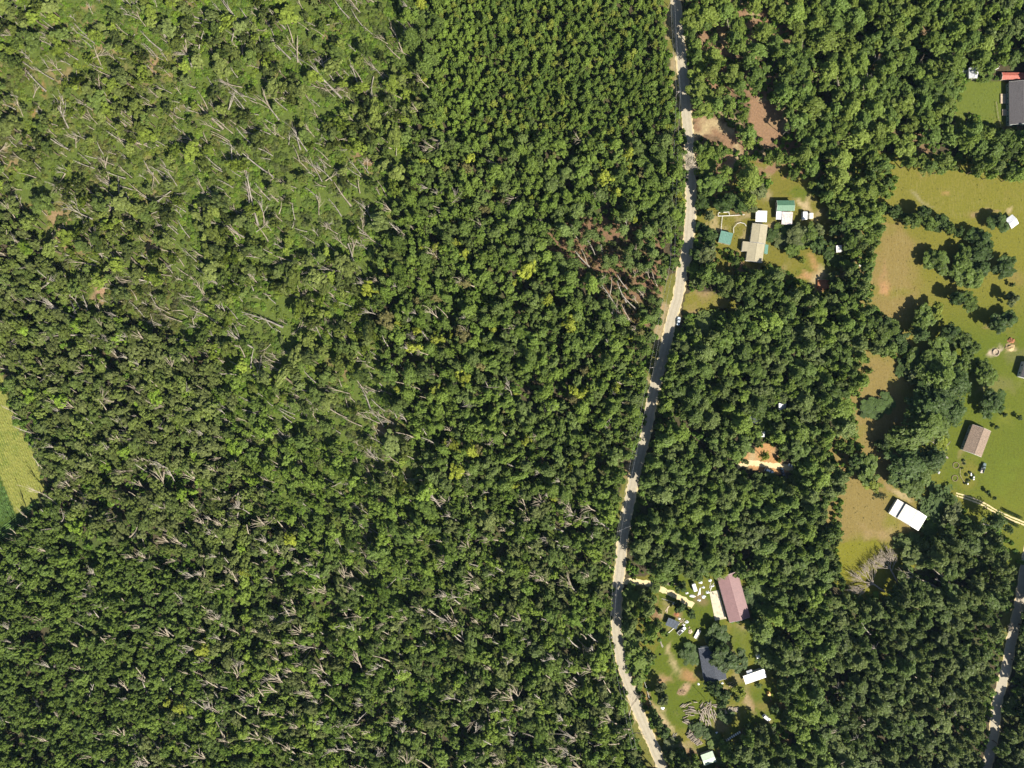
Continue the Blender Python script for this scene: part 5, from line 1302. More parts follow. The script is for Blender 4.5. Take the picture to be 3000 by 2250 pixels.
for k, nm, ms, lab in (('b', 'forest', mix_b, 'the mass of smaller broadleaf crowns that closes the woods'), ('p', 'pine_forest', mix_p, 'the mass of smaller pines standing among the broadleaf woods'), ('y', 'sapling_forest', mix_y, 'the mass of small saplings filling the young planting')):
    pts = {'co': [], 'var': [], 'rot': [], 'scl': [], 'tint': []}
    for T in TREES:
        if T[3] != k or id(T) in ids: continue
        base, e, sc = tree_xf(T, rr)
        pts['co'].append(base); pts['var'].append(rr.randrange(len(ms))); pts['rot'].append(e); pts['scl'].append(sc); pts['tint'].append(T[4])
    scatter(nm, ms, pts, lab)
    print(nm, len(pts['co']))

# undergrowth: low bushes, bright green where felled; tints raised under canopy to lighten dark gaps
pts = {'co': [], 'var': [], 'rot': [], 'scl': [], 'tint': []}
g2 = {}
def fits2(x, y, d):
    ci, cj = int(x//14), int(y//14)
    for i in range(ci-1, ci+2):
        for j in range(cj-1, cj+2):
            for a, b in g2.get((i, j), ()):
                if (a-x)**2+(b-y)**2 < d*d: return False
    return True
tanmask = fbm(MX, MY, 70, 171)
for _ in range(90000):
    x = rr.uniform(-120, 3120); y = rr.uniform(-120, 2370)
    z = at(zmap, x, y)
    if at(open_, x, y): continue
    d = {1: 6.5, 2: 7.5, 3: 10, 5: 11, 7: 13, 4: 14, 6: 16, 0: 15, 8: 15}[int(z)]
    if z == 1 and at(tanmask, x, y) > .60 and rr.random() < .75: continue
    if not fits2(x, y, d): continue
    g2.setdefault((int(x//14), int(y//14)), []).append((x, y))
    r_ = rr.uniform(.9, 2.3)*(1.0 if z in (1, 2) else .9)
    if z in (1, 2): t = rr.choice([(0.10,0.155,0.026),(0.115,0.165,0.030),(0.085,0.13,0.028),(0.13,0.165,0.036),(0.10,0.135,0.04),(0.075,0.105,0.03)])
    elif z == 3: t = rr.choice([(0.095,0.145,0.03),(0.11,0.165,0.03),(0.085,0.11,0.04)])
    elif z == 5: t = rr.choice([(0.07,0.09,0.03),(0.12,0.085,0.05),(0.08,0.11,0.03)])
    else: t = rr.choice([(0.10,0.155,0.03),(0.095,0.135,0.03),(0.08,0.13,0.026)]); r_ *= 1.35
    if z in (1, 2):
        q = at(dens, x, y)*.6+at(tanmask, x, y)*.4
        if q < .42: t = (t[0]*.85, t[1]*.72, t[2]*1.05)
        elif q > .56: t = (t[0]*1.12, t[1]*1.12, t[2]*.9)
    if z == 1 and x < 520 and y > 150: t = (t[0]*1.02, t[1]*.86, t[2]*1.1)
    pts['co'].append(P(x, y, 0)); pts['var'].append(rr.randrange(len(bush_m))); pts['rot'].append((0, 0, rr.uniform(0, 6.28))); pts['scl'].append((r_, r_, r_*rr.uniform(.35, 1.0)*(1.0 if z in (1, 2) else 1.9))); sc = rr.uniform(.8, 1.25); pts['tint'].append((t[0]*sc, t[1]*sc*1.1, t[2]*sc*.75))
scatter('undergrowth', bush_m, pts, 'low green undergrowth covering the floor of the woods')
print('undergrowth', len(pts['co']), 'trees', len(TREES))
# ragged weeds and tussocks on the open grass
pts = {'co': [], 'var': [], 'rot': [], 'scl': [], 'tint': []}
TF = [tuple(np_mesh('tuft', *(lambda q: (q[0], q[1]))(bush(450+i, .3, 3, 10)), M['leaf'], None) for i in range(2))][0]
for m_, i in zip(TF, range(2)):
    a_ = m_.attributes.new('leafvar', 'FLOAT', 'FACE'); a_.data.foreach_set('value', np.random.default_rng(i).random(len(m_.polygons)).astype(np.float32))
n = 0
gxi = lambda x: int((x+300)/STEP); 
while n < 3500:
    x = rr.uniform(0, 3060); y = rr.uniform(-50, 2300)
    if not at(open_, x, y): continue
    i, j = gxi(x), gxi(y)
    kk = cls[min(j, cls.shape[0]-1), min(i, cls.shape[1]-1)]
    if kk not in (1, 2, 5) or seg_dist(x, y, (1, 1), (2, 2)) < 0: continue
    if line_dist(np.array([x]), np.array([y]), ROAD)[0] < 17: continue
    if any((x-a)**2+(y-b)**2 < (c*.75)**2 for a, b, c in HOUSES): continue
    n += 1
    c = col[min(j, cls.shape[0]-1), min(i, cls.shape[1]-1)]
    r_ = rr.uniform(.15, .5)*(1.5 if rr.random() < .06 else 1); f = rr.uniform(.8, 1.15)
    pts['co'].append(P(x, y, 0)); pts['var'].append(rr.randrange(2)); pts['rot'].append((0, 0, rr.uniform(0, 6.28))); pts['scl'].append((r_, r_, r_*.35)); pts['tint'].append((c[0]*f*.75, c[1]*f*.85, c[2]*f*.8))
scatter('grass_tufts', list(TF), pts, 'weeds and grass tufts dotting the lawns, verges and hay meadow')
# ------------------------------------------------------------------ vehicles
def wheel(parent, x, y, r_, w):
    o = MB(); o.lathe([(r_*.62, -w/2), (r_*.95, -w/2), (r_, -w*.3), (r_, w*.3), (r_*.95, w/2), (r_*.62, w/2)], 14)
    h = MB(); h.lathe([(r_*.1, -w*.52), (r_*.6, -w*.45), (r_*.6, w*.45), (r_*.1, w*.52)], 12)
    root = empty('wheel', (x, y, r_)); root.rotation_euler = (math.pi/2, 0, 0); root.parent = parent
    o.build('tyre', M['tyre'], root); h.build('rim', M['rim'], root)
def loft(sections):
    """sections: (x, half width bottom, half width top, z0, z1)"""
    mb = MB(); k = 8
    for x, wb, wt, z0, z1 in sections:
        c = min(.12, (z1-z0)*.3)
        mb.v += [(x,-wb+c,z0),(x,wb-c,z0),(x,wb,z0+c),(x,wt,z1-c),(x,wt-c,z1),(x,-wt+c,z1),(x,-wt,z1-c),(x,-wb,z0+c)]
    n = len(sections)
    for i in range(n-1):
        for s in range(k):
            t = (s+1) % k; mb.f.append((i*k+s, (i+1)*k+s, (i+1)*k+t, i*k+t)); mb.m.append(0)
    mb.f.append(tuple(range(k))); mb.m.append(0); mb.f.append(tuple((n-1)*k+s for s in reversed(range(k)))); mb.m.append(0)
    return mb
def vehicle(name, kind, label, cat, px, py, ang, paint, L=4.6, Wd=1.8, load=None):
    root = empty(name, P(px, py), R(ang)); tag(root, label, cat)
    h = L/2; w = Wd/2
    if kind == 'sedan':
        loft([(-h,w*.8,w*.72,.35,.82),(-h+.25,w*.97,w*.88,.28,.95),(-h*.45,w,w*.93,.25,1.0),(h*.4,w,w*.93,.25,.98),(h-.5,w*.98,w*.86,.27,.86),(h-.1,w*.85,w*.7,.33,.70),(h,w*.7,w*.6,.4,.62)]).build('body', M[paint], root)
        x0, x1, x2, x3, zt = -h*.66, -h*.34, h*.12, h*.46, 1.43
    elif kind == 'suv':
        loft([(-h,w*.85,w*.8,.35,1.0),(-h+.15,w*.98,w*.92,.3,1.08),(0,w,w*.94,.28,1.08),(h*.5,w,w*.93,.28,1.05),(h-.3,w*.96,w*.85,.3,.98),(h,w*.8,w*.72,.38,.85)]).build('body', M[paint], root)
        x0, x1, x2, x3, zt = -h*.94, -h*.78, h*.12, h*.42, 1.72
    elif kind == 'van':
        loft([(-h,w*.9,w*.88,.35,1.15),(-h+.1,w,w*.95,.3,1.2),(h*.5,w,w*.95,.3,1.2),(h-.25,w*.96,w*.88,.3,1.08),(h,w*.82,w*.75,.38,.9)]).build('body', M[paint], root)
        x0, x1, x2, x3, zt = -h*.97, -h*.92, h*.38, h*.7, 2.05
    else:  # pickup
        loft([(-h,w*.95,w*.95,.45,.72),(-h*.1,w*.98,w*.96,.4,.74)]).build('bed_floor', M['black'], root)
        for s in (-1, 1): MB().box(-h+.02, -h*.1, s*(w-.05)-.05, s*(w-.05)+.05, .5, 1.12).build('bed_side', M[paint], root)
        MB().box(-h-.03, -h+.05, -w+.11, w-.11, .5, 1.1).build('tailgate', M[paint], root)
        loft([(-h*.1,w,w*.94,.35,1.1),(h*.42,w,w*.94,.33,1.1),(h-.3,w*.96,w*.86,.35,1.05),(h,w*.82,w*.74,.42,.9)]).build('body', M[paint], root)
        x0, x1, x2, x3, zt = -h*.09, -h*.04, h*.22, h*.44, 1.78
    zb = .97 if kind == 'sedan' else (1.06 if kind in ('suv', 'pickup') else 1.17)
    if kind == 'pickup': zb = 1.09
    wi, wt = w*.86, w*.72
    MB().hull8([(x1,-wt,zt-.05),(x2,-wt,zt-.05),(x2,wt,zt-.05),(x1,wt,zt-.05),(x1+.06,-wt+.08,zt+.02),(x2-.06,-wt+.08,zt+.02),(x2-.06,wt-.08,zt+.02),(x1+.06,wt-.08,zt+.02)]).build('roof', M[paint], root)
    MB().poly([(x2,-wt,zt-.05),(x3,-wi,zb),(x3,wi,zb),(x2,wt,zt-.05)]).build('windscreen', M['glass'], root)
    MB().poly([(x1,wt,zt-.05),(x0,wi,zb),(x0,-wi,zb),(x1,-wt,zt-.05)]).build('rear_window', M['glass'], root)
    for s in (-1, 1):
        xm = (x1+x2)/2
        for a0, a1, b0, b1 in ((x0, xm-.04, x1, xm-.04), (xm+.04, x3, xm+.04, x2)):
            MB().poly([(a0, s*wi, zb), (a1, s*wi, zb), (b1, s*wt, zt-.05), (b0, s*wt, zt-.05)]).build('side_window', M['glass'], root)
        MB().poly([(xm-.04, s*wi, zb), (xm+.04, s*wi, zb), (xm+.04, s*wt, zt-.05), (xm-.04, s*wt, zt-.05)]).build('pillar', M[paint], root)
        MB().box(h-.12, h+.01, s*w*.6-.14, s*w*.6+.14, .58, .70).build('headlight', M['white_lamp'], root)
        MB().box(-h-.012, -h+.06, s*w*.62-.12, s*w*.62+.12, .68, .80).build('tail_light', M['red_lamp'], root)
        MB().hull8([(x3-.35,s*(w+.02)-.1,zb+.02),(x3-.2,s*(w+.02)-.1,zb+.02),(x3-.2,s*(w+.02)+.1,zb+.02),(x3-.35,s*(w+.02)+.1,zb+.02),(x3-.33,s*(w+.02)-.09,zb+.14),(x3-.22,s*(w+.02)-.09,zb+.14),(x3-.22,s*(w+.02)+.09,zb+.14),(x3-.33,s*(w+.02)+.09,zb+.14)]).build('mirror', M[paint], root)
        for x in (-h*.6, h*.62): wheel(root, x, s*(w-.1), .33, .22)
    return root
vehicle('parked_car', 'sedan', 'pale blue-white car stopped on the right edge of the road in tree shade', 'car', 1987, 941, 82, 'paint_pale_blue')
vehicle('parked_car', 'suv', 'silver-white car parked under trees beside the orange clay clearing', 'car', 2252, 1379.5, -24, 'paint_pale_blue', 5.2, 1.95)
vehicle('parked_car', 'sedan', 'small white car at the right end of the orange clay track', 'car', 2318, 1364, -18, 'paint_white', 3.9, 1.7)
vehicle('parked_car', 'sedan', 'dark navy car in deep shade between the silver-white and the small white cars', 'car', 2292, 1382, -70, 'paint_navy', 4.4, 1.75)
vehicle('pickup_truck', 'pickup', 'dark grey-green pickup with a pale load in its bed, below the brown shingled house', 'pickup', 2878, 1370, 70, 'paint_grey_green', 5.6, 1.95)
vehicle('pickup_truck', 'pickup', 'white pickup with a dark windscreen beside the blue tarpaulin shelter', 'pickup', 1996, 1846, 42, 'paint_white', 5.6, 1.95)
vehicle('white_van', 'van', 'white van parked on the worn grass right of the log heaps', 'van', 2244, 2101, -40, 'paint_white', 4.6, 2.0)
vehicle('parked_car', 'sedan', 'white car half under a tree just right of the log heaps', 'car', 2100, 2154, 102, 'paint_white', 4.2, 1.75)
# the pickup's load
for i, (dx, dy, s) in enumerate(((-3, 9, .5), (-5, 13, .42), (-2, 14, .36))):
    p = P(2878+dx, 1370+dy, .78); g = np.random.default_rng(60+i)
    m_ = MB(); m_.lathe([(s*.5, 0), (s, .12), (s*1.05, s*.6), (s*.7, s*.95), (s*.25, s*1.05)], 9)
    m_.v = [(x*g.uniform(.9, 1.1), y*g.uniform(.8, 1.1), z) for x, y, z in m_.v]
    o = m_.build('feed_sack', M['wrap']); o.location = p; tag(o, 'pale filled sack lying in the dark pickup bed', 'sack', 'sacks in the pickup bed')

def trailer(name, label, cat, px, py, ang, L, Wd, m, hgt=.9, roof=False):
    root = empty(name, P(px, py), R(ang)); tag(root, label, cat)
    h, w = L/2, Wd/2
    MB().box(-h, h, -w, w, .5, .62).build('deck', M[m], root)
    for s in (-1, 1):
        MB().box(-h+.06, h-.06, s*(w-.03)-.03, s*(w-.03)+.03, .623, hgt).build('side_board', M[m], root)
        wheel(root, -h*.15, s*(w+.08), .33, .2)
    MB().box(-h, -h+.06, -w, w, .623, hgt).build('tail_board', M[m], root); MB().box(h-.06, h, -w, w, .623, hgt).build('front_board', M[m], root)
    MB().tube([(h, -w*.6, .5), (h+1.2, 0, .5), (h, w*.6, .5)], [.05, .05, .05], 5).build('drawbar', M['galv'], root)
    if roof:
        loft([(-h,w,w*.92,hgt+.003,2.3),(-h+.2,w*1.02,w*.95,hgt+.003,2.42),(h-.3,w*1.02,w*.95,hgt+.003,2.42),(h,w*.98,w*.88,hgt+.003,2.25)]).build('body', M[m], root)
        MB().box(-h*.3, h*.1, w+.005, w+.03, 1.3, 1.9).build('window', M['glass'], root)
    return root
trailer('flat_trailer', 'cream trailer with drawbar in tree shade below the concrete patio', 'trailer', 2042, 1857, 62, 5.2, 1.9, 'cream_metal', .85)
trailer('caravan', 'white boxy caravan beside the rust-streaked carport, left of its neighbour', 'caravan', 2354, 634, 88, 4.4, 2.6, 'paint_white', .9, True)
trailer('caravan', 'smaller white caravan at the right end of the green-roofed house row', 'caravan', 2372, 634, 90, 3.0, 2.3, 'cream_metal', .9, True)
trailer('box_trailer', 'white box trailer parked upright at the tree edge above the small boat', 'trailer', 2032, 1718, 108, 4.4, 2.1, 'paint_white', .9, True)
def boat(px, py, ang):
    root = empty('rowing_boat', P(px, py), R(ang)); tag(root, 'small white upturned boat on the grass by the end of the sand driveway', 'boat')
    loft([(-1.7,.5,.3,.02,.42),(-.8,.7,.42,.02,.52),(.4,.7,.42,.02,.52),(1.2,.45,.25,.02,.42),(1.75,.14,.08,.02,.25)]).build('hull', M['paint_white'], root)
    MB().box(-1.5, 1.5, -.03, .03, .50, .58).build('keel', M['trim'], root)
boat(2029, 1746, -8)
def machine():
    root = empty('yellow_loader', P(2250, 2030), R(-72)); tag(root, 'yellow loader with a long dark boom, right of the white awning shed', 'loader')
    loft([(-1.3,.75,.7,.5,1.5),(-.9,.85,.8,.5,1.7),(.5,.85,.8,.5,1.7),(.9,.7,.65,.5,1.3)]).build('body', M['paint_yellow'], root)
    MB().box(-.6, .5, -.6, .6, 2.35, 2.43).build('canopy', M['paint_yellow'], root)
    for x in (-.55, .42):
        for y in (-.55, .52): MB().box(x, x+.06, y, y+.06, 1.6, 2.348).build('canopy_post', M['black'], root)
    MB().tube([(.8, 0, 1.4), (2.2, 0, 2.1), (4.6, 0, .7)], [.13, .12, .09], 6).build('boom', M['black'], root)
    MB().hull8([(4.4,-.4,.25),(5.0,-.4,.25),(5.0,.4,.25),(4.4,.4,.25),(4.3,-.4,.85),(4.75,-.4,.75),(4.75,.4,.75),(4.3,.4,.85)]).build('bucket', M['rust'], root)
    for s in (-1, 1):
        for x in (-.8, .7): wheel(root, x, s*.85, .48, .32)
machine()

# ------------------------------------------------------------------ logs, one by one
def log_mb(seed):
    rr = random.Random(seed); mb = MB(); n = 3; b = rr.uniform(-.06, .06)
    mb.tube([(-.5+i/n, b*math.sin(math.pi*i/n), 0) for i in range(n+1)], [.5*rr.uniform(.95, 1.1), .5, .48, .44], 8)
    k = len(mb.f); mb.m[k-2] = 1; mb.m[k-1] = 1
    return mb.mesh('log', [M['log_wood'] if seed % 3 else M['dead_wood'], M['log_end']])
LOGM = [log_mb(i) for i in range(5)]
rr = random.Random(3)
K = 6.35
for (x0, y0, x1, y1, n, ang, sp, ln, lab) in [
        (30,110,150,230,4,40,6,105,'grey log at the upper left tip of the big log heap'),(170,100,320,260,9,-12,40,95,'grey log tumbled at the top of the left log heap'),(120,250,330,390,10,8,25,100,'grey log in the middle of the left log heap'),
        (100,430,240,560,9,-5,28,100,'grey log near the foot of the left log heap'),(150,590,240,720,7,65,25,95,'grey log in the narrow waist below the left heap'),(180,700,370,880,16,38,12,115,'grey log in the slanting row at the bottom of the left heap'),
        (400,560,500,760,7,75,14,95,'shaded log standing apart under the heap tree'),(400,110,600,260,12,55,40,105,'pale log fanned out at the top of the middle log heap'),(380,250,620,500,30,-68,26,125,'pale grey log in the dense middle log heap'),(590,280,670,440,4,-65,12,140,'long log at the right edge of the middle heap'),
        (360,860,440,910,5,35,12,80,'shaded log at the lowest tip of the left heap'),
        (630,145,760,210,7,5,50,75,'short weathered log by the little tree right of the heaps'),(750,230,880,340,10,-72,14,105,'log in the small upright bundle right of the middle heap'),(900,200,1095,290,14,75,7,100,'log laid in the neat row at the far right of the heaps')]:
    neat = sp < 10
    for i in range(n):
        if neat or (sp <= 14 and n > 8): t = (i+.5)/n; x, y = x0+(x1-x0)*t, y0+(y1-y0)*(t if sp == 12 else .5)+rr.uniform(-6, 6)
        else: x, y = rr.uniform(x0, x1), rr.uniform(y0, y1)
        a = ang+rr.uniform(-sp, sp)*.8; l_ = ln/K*GSD*rr.uniform(.75, 1.15); d = rr.uniform(.42, .62)
        z = d/2 if neat else rr.choice((d/2, d/2, d/2+.32, d/2+.62))
        o = put('log', LOGM[rr.randrange(5)], None, P(1990+x/K, 2040+y/K, z), (rr.uniform(0, 6), rr.uniform(-.05, .05), R(a)), (l_, d, d))
        tag(o, lab, 'log', lab.replace('log', 'logs', 1))
for i in range(9):
    o = put('log', LOGM[i % 5], None, P(1944+rr.uniform(0, 32), 1704+rr.uniform(0, 12), .2+.25*rr.random()), (0, 0, R(-12+rr.uniform(-14, 14))), (rr.uniform(3, 5), .3, .3))
    tag(o, 'grey weathered pole in the stack above the sand driveway', 'log', 'weathered poles above the sand driveway')

# ------------------------------------------------------------------ small things in the yards
def boards(label, group, px, py, ang, n, L, spread, m='board', w=.22, name='board', cat='board', z=.03):
    for i in range(n):
        o = MB().box(-L/2, L/2, -w/2, w/2, 0, .05).box(-L/2+.1, -L/2+.2, -w/2+.005, w/2-.005, .051, .058).build(name, M[m])
        o.location = P(px+rr.uniform(-spread, spread), py+rr.uniform(-spread, spread), z+.06*i); o.rotation_euler = (0, 0, R(ang+rr.uniform(-16, 16))); o.scale = (rr.uniform(.7, 1.1), 1, 1)
        tag(o, label, cat, group)
boards('loose pale board lying on the worn grass below the driveway', 'loose boards below the driveway', 1955, 1785, 70, 3, 4.0, 3, w=.5)
boards('scrap timber lying between the pickup and the blue tarpaulin', 'scrap timber by the blue tarpaulin', 1997, 1822, 40, 5, 3.2, 6)
boards('pale plank in the weathered stack left of the round yard tree', 'planks left of the round yard tree', 1938, 1882, -68, 4, 5.0, 3, 'grey_wood', .35)
boards('white board leaning among clutter north of the patio', 'white boards north of the patio', 2050, 1733, 82, 3, 4.6, 3, 'trim', .4)
boards('white pipe lying in the clutter beside the patio corner', 'white pipes at the patio corner', 2082, 1720, 75, 5, 3.4, 6, 'trim', .14, 'pipe', 'pipe')
boards('broken pale board by the lower left yard gate', 'broken boards at the lower yard corner', 1976, 2158, 60, 6, 3.0, 5, 'grey_wood', .25)
boards('scrap board in the garden clutter under the white awning shed', 'scrap boards under the white awning shed', 2145, 2010, 30, 8, 2.4, 10, 'board', .25)
boards('pale plank in the small pile at the top right tree edge', 'planks piled at the top right tree edge', 2824, 214, 82, 6, 5.5, 4, 'trim', .4)
boards('white scrap board above the red-roofed shed', 'white scrap above the red-roofed shed', 2914, 203, 20, 7, 2.6, 8, 'trim', .3)
boards('slim timber stacked in the woods above the meadow', 'timbers stacked in the upper right woods', 2738, 215, 84, 7, 4.2, 7, 'board', .3)
boards('white scrap in the shade right of the small meadow-edge tree', 'white scrap at the meadow edge yard', 2522, 772, 80, 4, 3.2, 3, 'trim', .35)
boards('long white pole lying across the clutter under the blue tarpaulin', 'white poles under the blue tarpaulin', 1972, 1843, 38, 2, 10.0, 1, 'trim', .22, 'pole', 'pole', .4)
def crumpled(name, label, cat, px, py, rad, m, h=.35, group=None):
    g = np.random.default_rng(int(px*7+py)); mb = MB(); n = 11
    rings = [(1.0, .02), (.8, .4), (.5, .9), (.2, 1.0)]
    for q, z in rings:
        for s in range(n):
            t = 2*math.pi*s/n; r_ = rad*q*g.uniform(.65, 1.2)
            mb.v.append((r_*math.cos(t), r_*math.sin(t)*.8, h*z*g.uniform(.6, 1.2)+.01))
    for i in range(3):
        for s in range(n):
            t = (s+1) % n; mb.f.append((i*n+s, i*n+t, (i+1)*n+t, (i+1)*n+s)); mb.m.append(0)
    mb.f.append(tuple(3*n+s for s in range(n))); mb.m.append(0)
    o = mb.build(name, M[m]); o.location = P(px, py); tag(o, label, cat, group)
crumpled('white_tarp', 'crumpled white tarp on the grass at the driveway wire fence', 'tarp', 1977, 1768, 1.2, 'paint_white')
crumpled('white_bag', 'white rubbish bag right of the crumpled tarp by the driveway', 'bag', 1992, 1771, .7, 'paint_white')
crumpled('white_bag', 'long white bag farther along the fence, at the shade edge', 'bag', 2000, 1773, .8, 'paint_white')
crumpled('white_sheet', 'white cloth heap on the lawn above left of the brown shingled house', 'cloth heap', 2823, 1205, 1.1, 'paint_white', .5)
crumpled('white_sheet', 'grey-white sheet on the sandy ground beside the lower road fence', 'sheet', 1942, 2075, 1.1, 'silver_metal', .2)
crumpled('white_sheet', 'small white sheet on the yard grass left of the slate-roofed house', 'sheet', 2046, 2004, .8, 'paint_white', .3)
crumpled('white_bag', 'white bag at the foot of the slate-roofed house, lower right', 'bag', 2116, 2001, .9, 'paint_white', .5)
crumpled('straw_heap', 'pale straw heap beside a dark burnt patch on the right lawn', 'straw heap', 2957, 1018, 3.0, 'straw', 1.2)
crumpled('brush_heap', 'reddish brown brush heap above the pale straw heap', 'brush heap', 2962, 998, 2.4, 'rust', 1.0)
crumpled('gravel_heap', 'tan earth mound on the yard grass above the log heaps', 'earth mound', 1998, 2028, 2.6, 'earth', .5)
crumpled('ash_heap', 'red-brown ash heap in the worn ring below the driveway', 'ash heap', 1982, 1800, 1.5, 'rust', .3)
crumpled('white_bag', 'white bag with clutter left of the patio corner', 'bag', 2073, 1735, 1.0, 'paint_white', .5)
crumpled('white_tarp', 'pale tarp among clutter by the low trees left of the patio', 'tarp', 2061, 1748, 1.3, 'silver_metal', .4)
crumpled('white_bag', 'white heap beside the hidden track end in the mid woods', 'bag', 2238, 1272, .9, 'paint_white', .6)
crumpled('junk_heap', 'dark tyre heap on the lawn left of the round yard tree', 'tyre heap', 1934, 1917, .8, 'black', .7)
clutter_rng = random.Random(77)
for i, (x, y, r_, m_, nm, ct) in enumerate([(2012,1737,.9,'paint_white','white_bucket_heap','bucket heap'),(2004,1712,.7,'paint_white','white_bag','bag'),(2052,1706,1.1,'silver_metal','scrap_metal','scrap metal'),(2060,1720,.9,'paint_white','white_bag','bag'),(2080,1700,1.0,'paint_white','white_bag','bag'),
        (2088,1716,.8,'silver_metal','scrap_metal','scrap metal'),(2048,1758,1.0,'paint_white','white_bag','bag'),(2003,1830,.9,'paint_white','white_bag','bag'),(2012,1822,1.1,'silver_metal','scrap_metal','scrap metal'),(1990,1812,.8,'paint_white','white_bag','bag'),(2018,1838,.7,'board','brush_heap','brush heap'),(2022,1850,1.6,'board','brush_heap','brush heap')]):
    lm = ['beside the small boat','above the box trailer end','right of the box trailer','left of the patio top','at the patio top left corner','touching the patio top edge','below the small boat','right of the white pickup nose','between pickup and cream trailer','above the tarpaulin shelter','just left of the cream trailer','under the cream trailer drawbar'][i]
    crumpled(nm, f"{'white' if m_ == 'paint_white' else ('grey metal' if m_ == 'silver_metal' else 'pale brown')} {ct} {lm}", ct, x, y, r_, m_, .5)
def ring(name, label, cat, px, py, r_, n, m, h, group=None):
    root = empty(name, P(px, py)); tag(root, label, cat, group)
    for i in range(n):
        a = 6.283*i/n; s = 6.283*r_/n*.46
        b = MB().hull8([(-s,-.14,0),(s,-.14,0),(s*.9,.14,0),(-s*.9,.14,0),(-s*.95,-.12,h),(s*.95,-.12,h),(s*.85,.12,h),(-s*.85,.12,h)]).build('stone' if m == 'stone' else 'brick', M[m], root)
        b.location = (r_*math.cos(a), r_*math.sin(a), 0); b.rotation_euler = (0, 0, a+math.pi/2+rr.uniform(-.1, .1)); b.scale = (1, 1, rr.uniform(.75, 1.2))
    return root
q = ring('fire_ring', 'round pale stone fire ring with dark ash on the right lawn', 'fire ring', 2917, 1032, 1.7, 14, 'stone', .6)
q = ring('fire_ring_outer', 'flat outer stone circle around the fire ring', 'stone ring', 2917, 1032.5, 2.1, 16, 'stone', .15)
ring('brick_ring', 'upper of the two brick planting rings below the brown shingled house', 'planting ring', 2800, 1363, 1.6, 16, 'brick', .35)
ring('brick_ring', 'lower of the two brick planting rings below the brown shingled house', 'planting ring', 2797, 1401, 1.6, 16, 'brick', .35)
# wrapped bales in a square of nine
for i in range(3):
    for j in range(3):
        x = 2876+i*8.6-j*2.2; y = 1536+i*2.0+j*9.6
        mb = MB(); mb.lathe([(.55, 0), (.72, .1), (.76, .35), (.76, 1.0), (.68, 1.2), (.3, 1.25)], 16)
        root = empty('wrapped_bale', P(x, y)); mb.build('wrap', M['wrap'], root); MB().lathe([(.28, 1.253), (.26, 1.29), (.1, 1.30)], 12).build('cap', M['board'], root)
        pos = [['top left', 'middle left', 'bottom left'], ['top centre', 'centre', 'bottom centre'], ['top right', 'middle right', 'bottom right']][i][j]
        tag(root, f"pale wrapped round bale, {pos} of the square of nine by the grove", 'bale', 'nine wrapped bales')
# row of pale drums under the trees
for i in range(9):
    t = i/8; x, y = 2122+t*44, 2171-t*27
    mb = MB().lathe([(.42, 0), (.46, .05), (.46, .42), (.49, .45), (.46, .48), (.46, .9), (.42, .95), (.38, .93)], 12)
    o = mb.build('drum', M['silver_metal' if i < 3 else 'paint_white']); o.location = P(x, y)  # first three coloured grey: the tree shade is put into the metal
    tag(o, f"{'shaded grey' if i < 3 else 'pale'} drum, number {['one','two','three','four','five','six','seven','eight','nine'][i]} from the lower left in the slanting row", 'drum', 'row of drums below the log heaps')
def bench(px, py, ang, label):
    root = empty('garden_chest', P(px, py), R(ang)); tag(root, label, 'chest')
    MB().box(-.7, .7, -.45, .45, .08, .8).build('box', M['black'], root); MB().hull8([(-.75,-.5,.803),(.75,-.5,.803),(.75,.5,.803),(-.75,.5,.803),(-.68,-.1,.98),(.68,-.1,.98),(.68,.42,.9),(-.68,.42,.9)]).build('lid', M['galv'], root)
    for x in (-.6, .6): MB().box(x-.06, x+.06, -.4, .4, 0, .078).build('foot', M['black'], root)
bench(2748.5, 1384, 60, 'dark chest with a pale lid on the grass by the grove edge')
# flower bed: pots and low plants between pickup and rings
for i, (x, y, s, c) in enumerate([(2822,1349,1.0,'d'),(2824,1358,.9,'d'),(2818,1372,.9,'m'),(2830,1391,1.1,'m'),(2840,1384,1.2,'d'),(2846,1400,1.4,'d'),(2836,1408,1.2,'d'),(2850,1392,1.0,'m'),(2828,1416,1.2,'d')]):
    o = put('garden_shrub', bush_m[i % 6], None, P(x, y), (0, 0, i), (s, s, s*.9)); o['tint'] = TINT[c]
    tag(o, f"{'dark' if c == 'd' else 'green'} low garden shrub in the bed left of the dark pickup", 'shrub', f"{'dark' if c == 'd' else 'green'} shrubs in the bed by the pickup")
for i, (x, y) in enumerate([(2843,1386),(2851,1404),(2834,1417),(2844,1391),(2852,1398)]):
    mb = MB().lathe([(.3, 0), (.42, .5), (.46, .55), (.4, .57)], 10); o = mb.build('planter', M['paint_white']); o.location = P(x, y)
    tag(o, 'white planter pot in the shrub bed left of the dark pickup', 'planter', 'white planters in the shrub bed')
for (x, y, s, lab) in [(2576,1452,1,'oval of grey-green weeds in the mown field left of the white barn')]:
    pts_ = [(x+rr.gauss(0, 11), y+rr.gauss(0, 4.5)) for _ in range(46)]
    L_ = [((( a-x)*GSD, (y-b)*GSD, .15), (.55, .55, .35), 22, .22, rr.uniform(.3, .7)) for a, b in pts_]
    v, qd, t = leaves(L_, np.random.default_rng(8)); o = put('weed_patch', np_mesh('weed_patch', v, qd, M['leaf'], {'leafvar': t}), None, P(x, y)); o['tint'] = (.085, .10, .045); tag(o, lab, 'weeds')
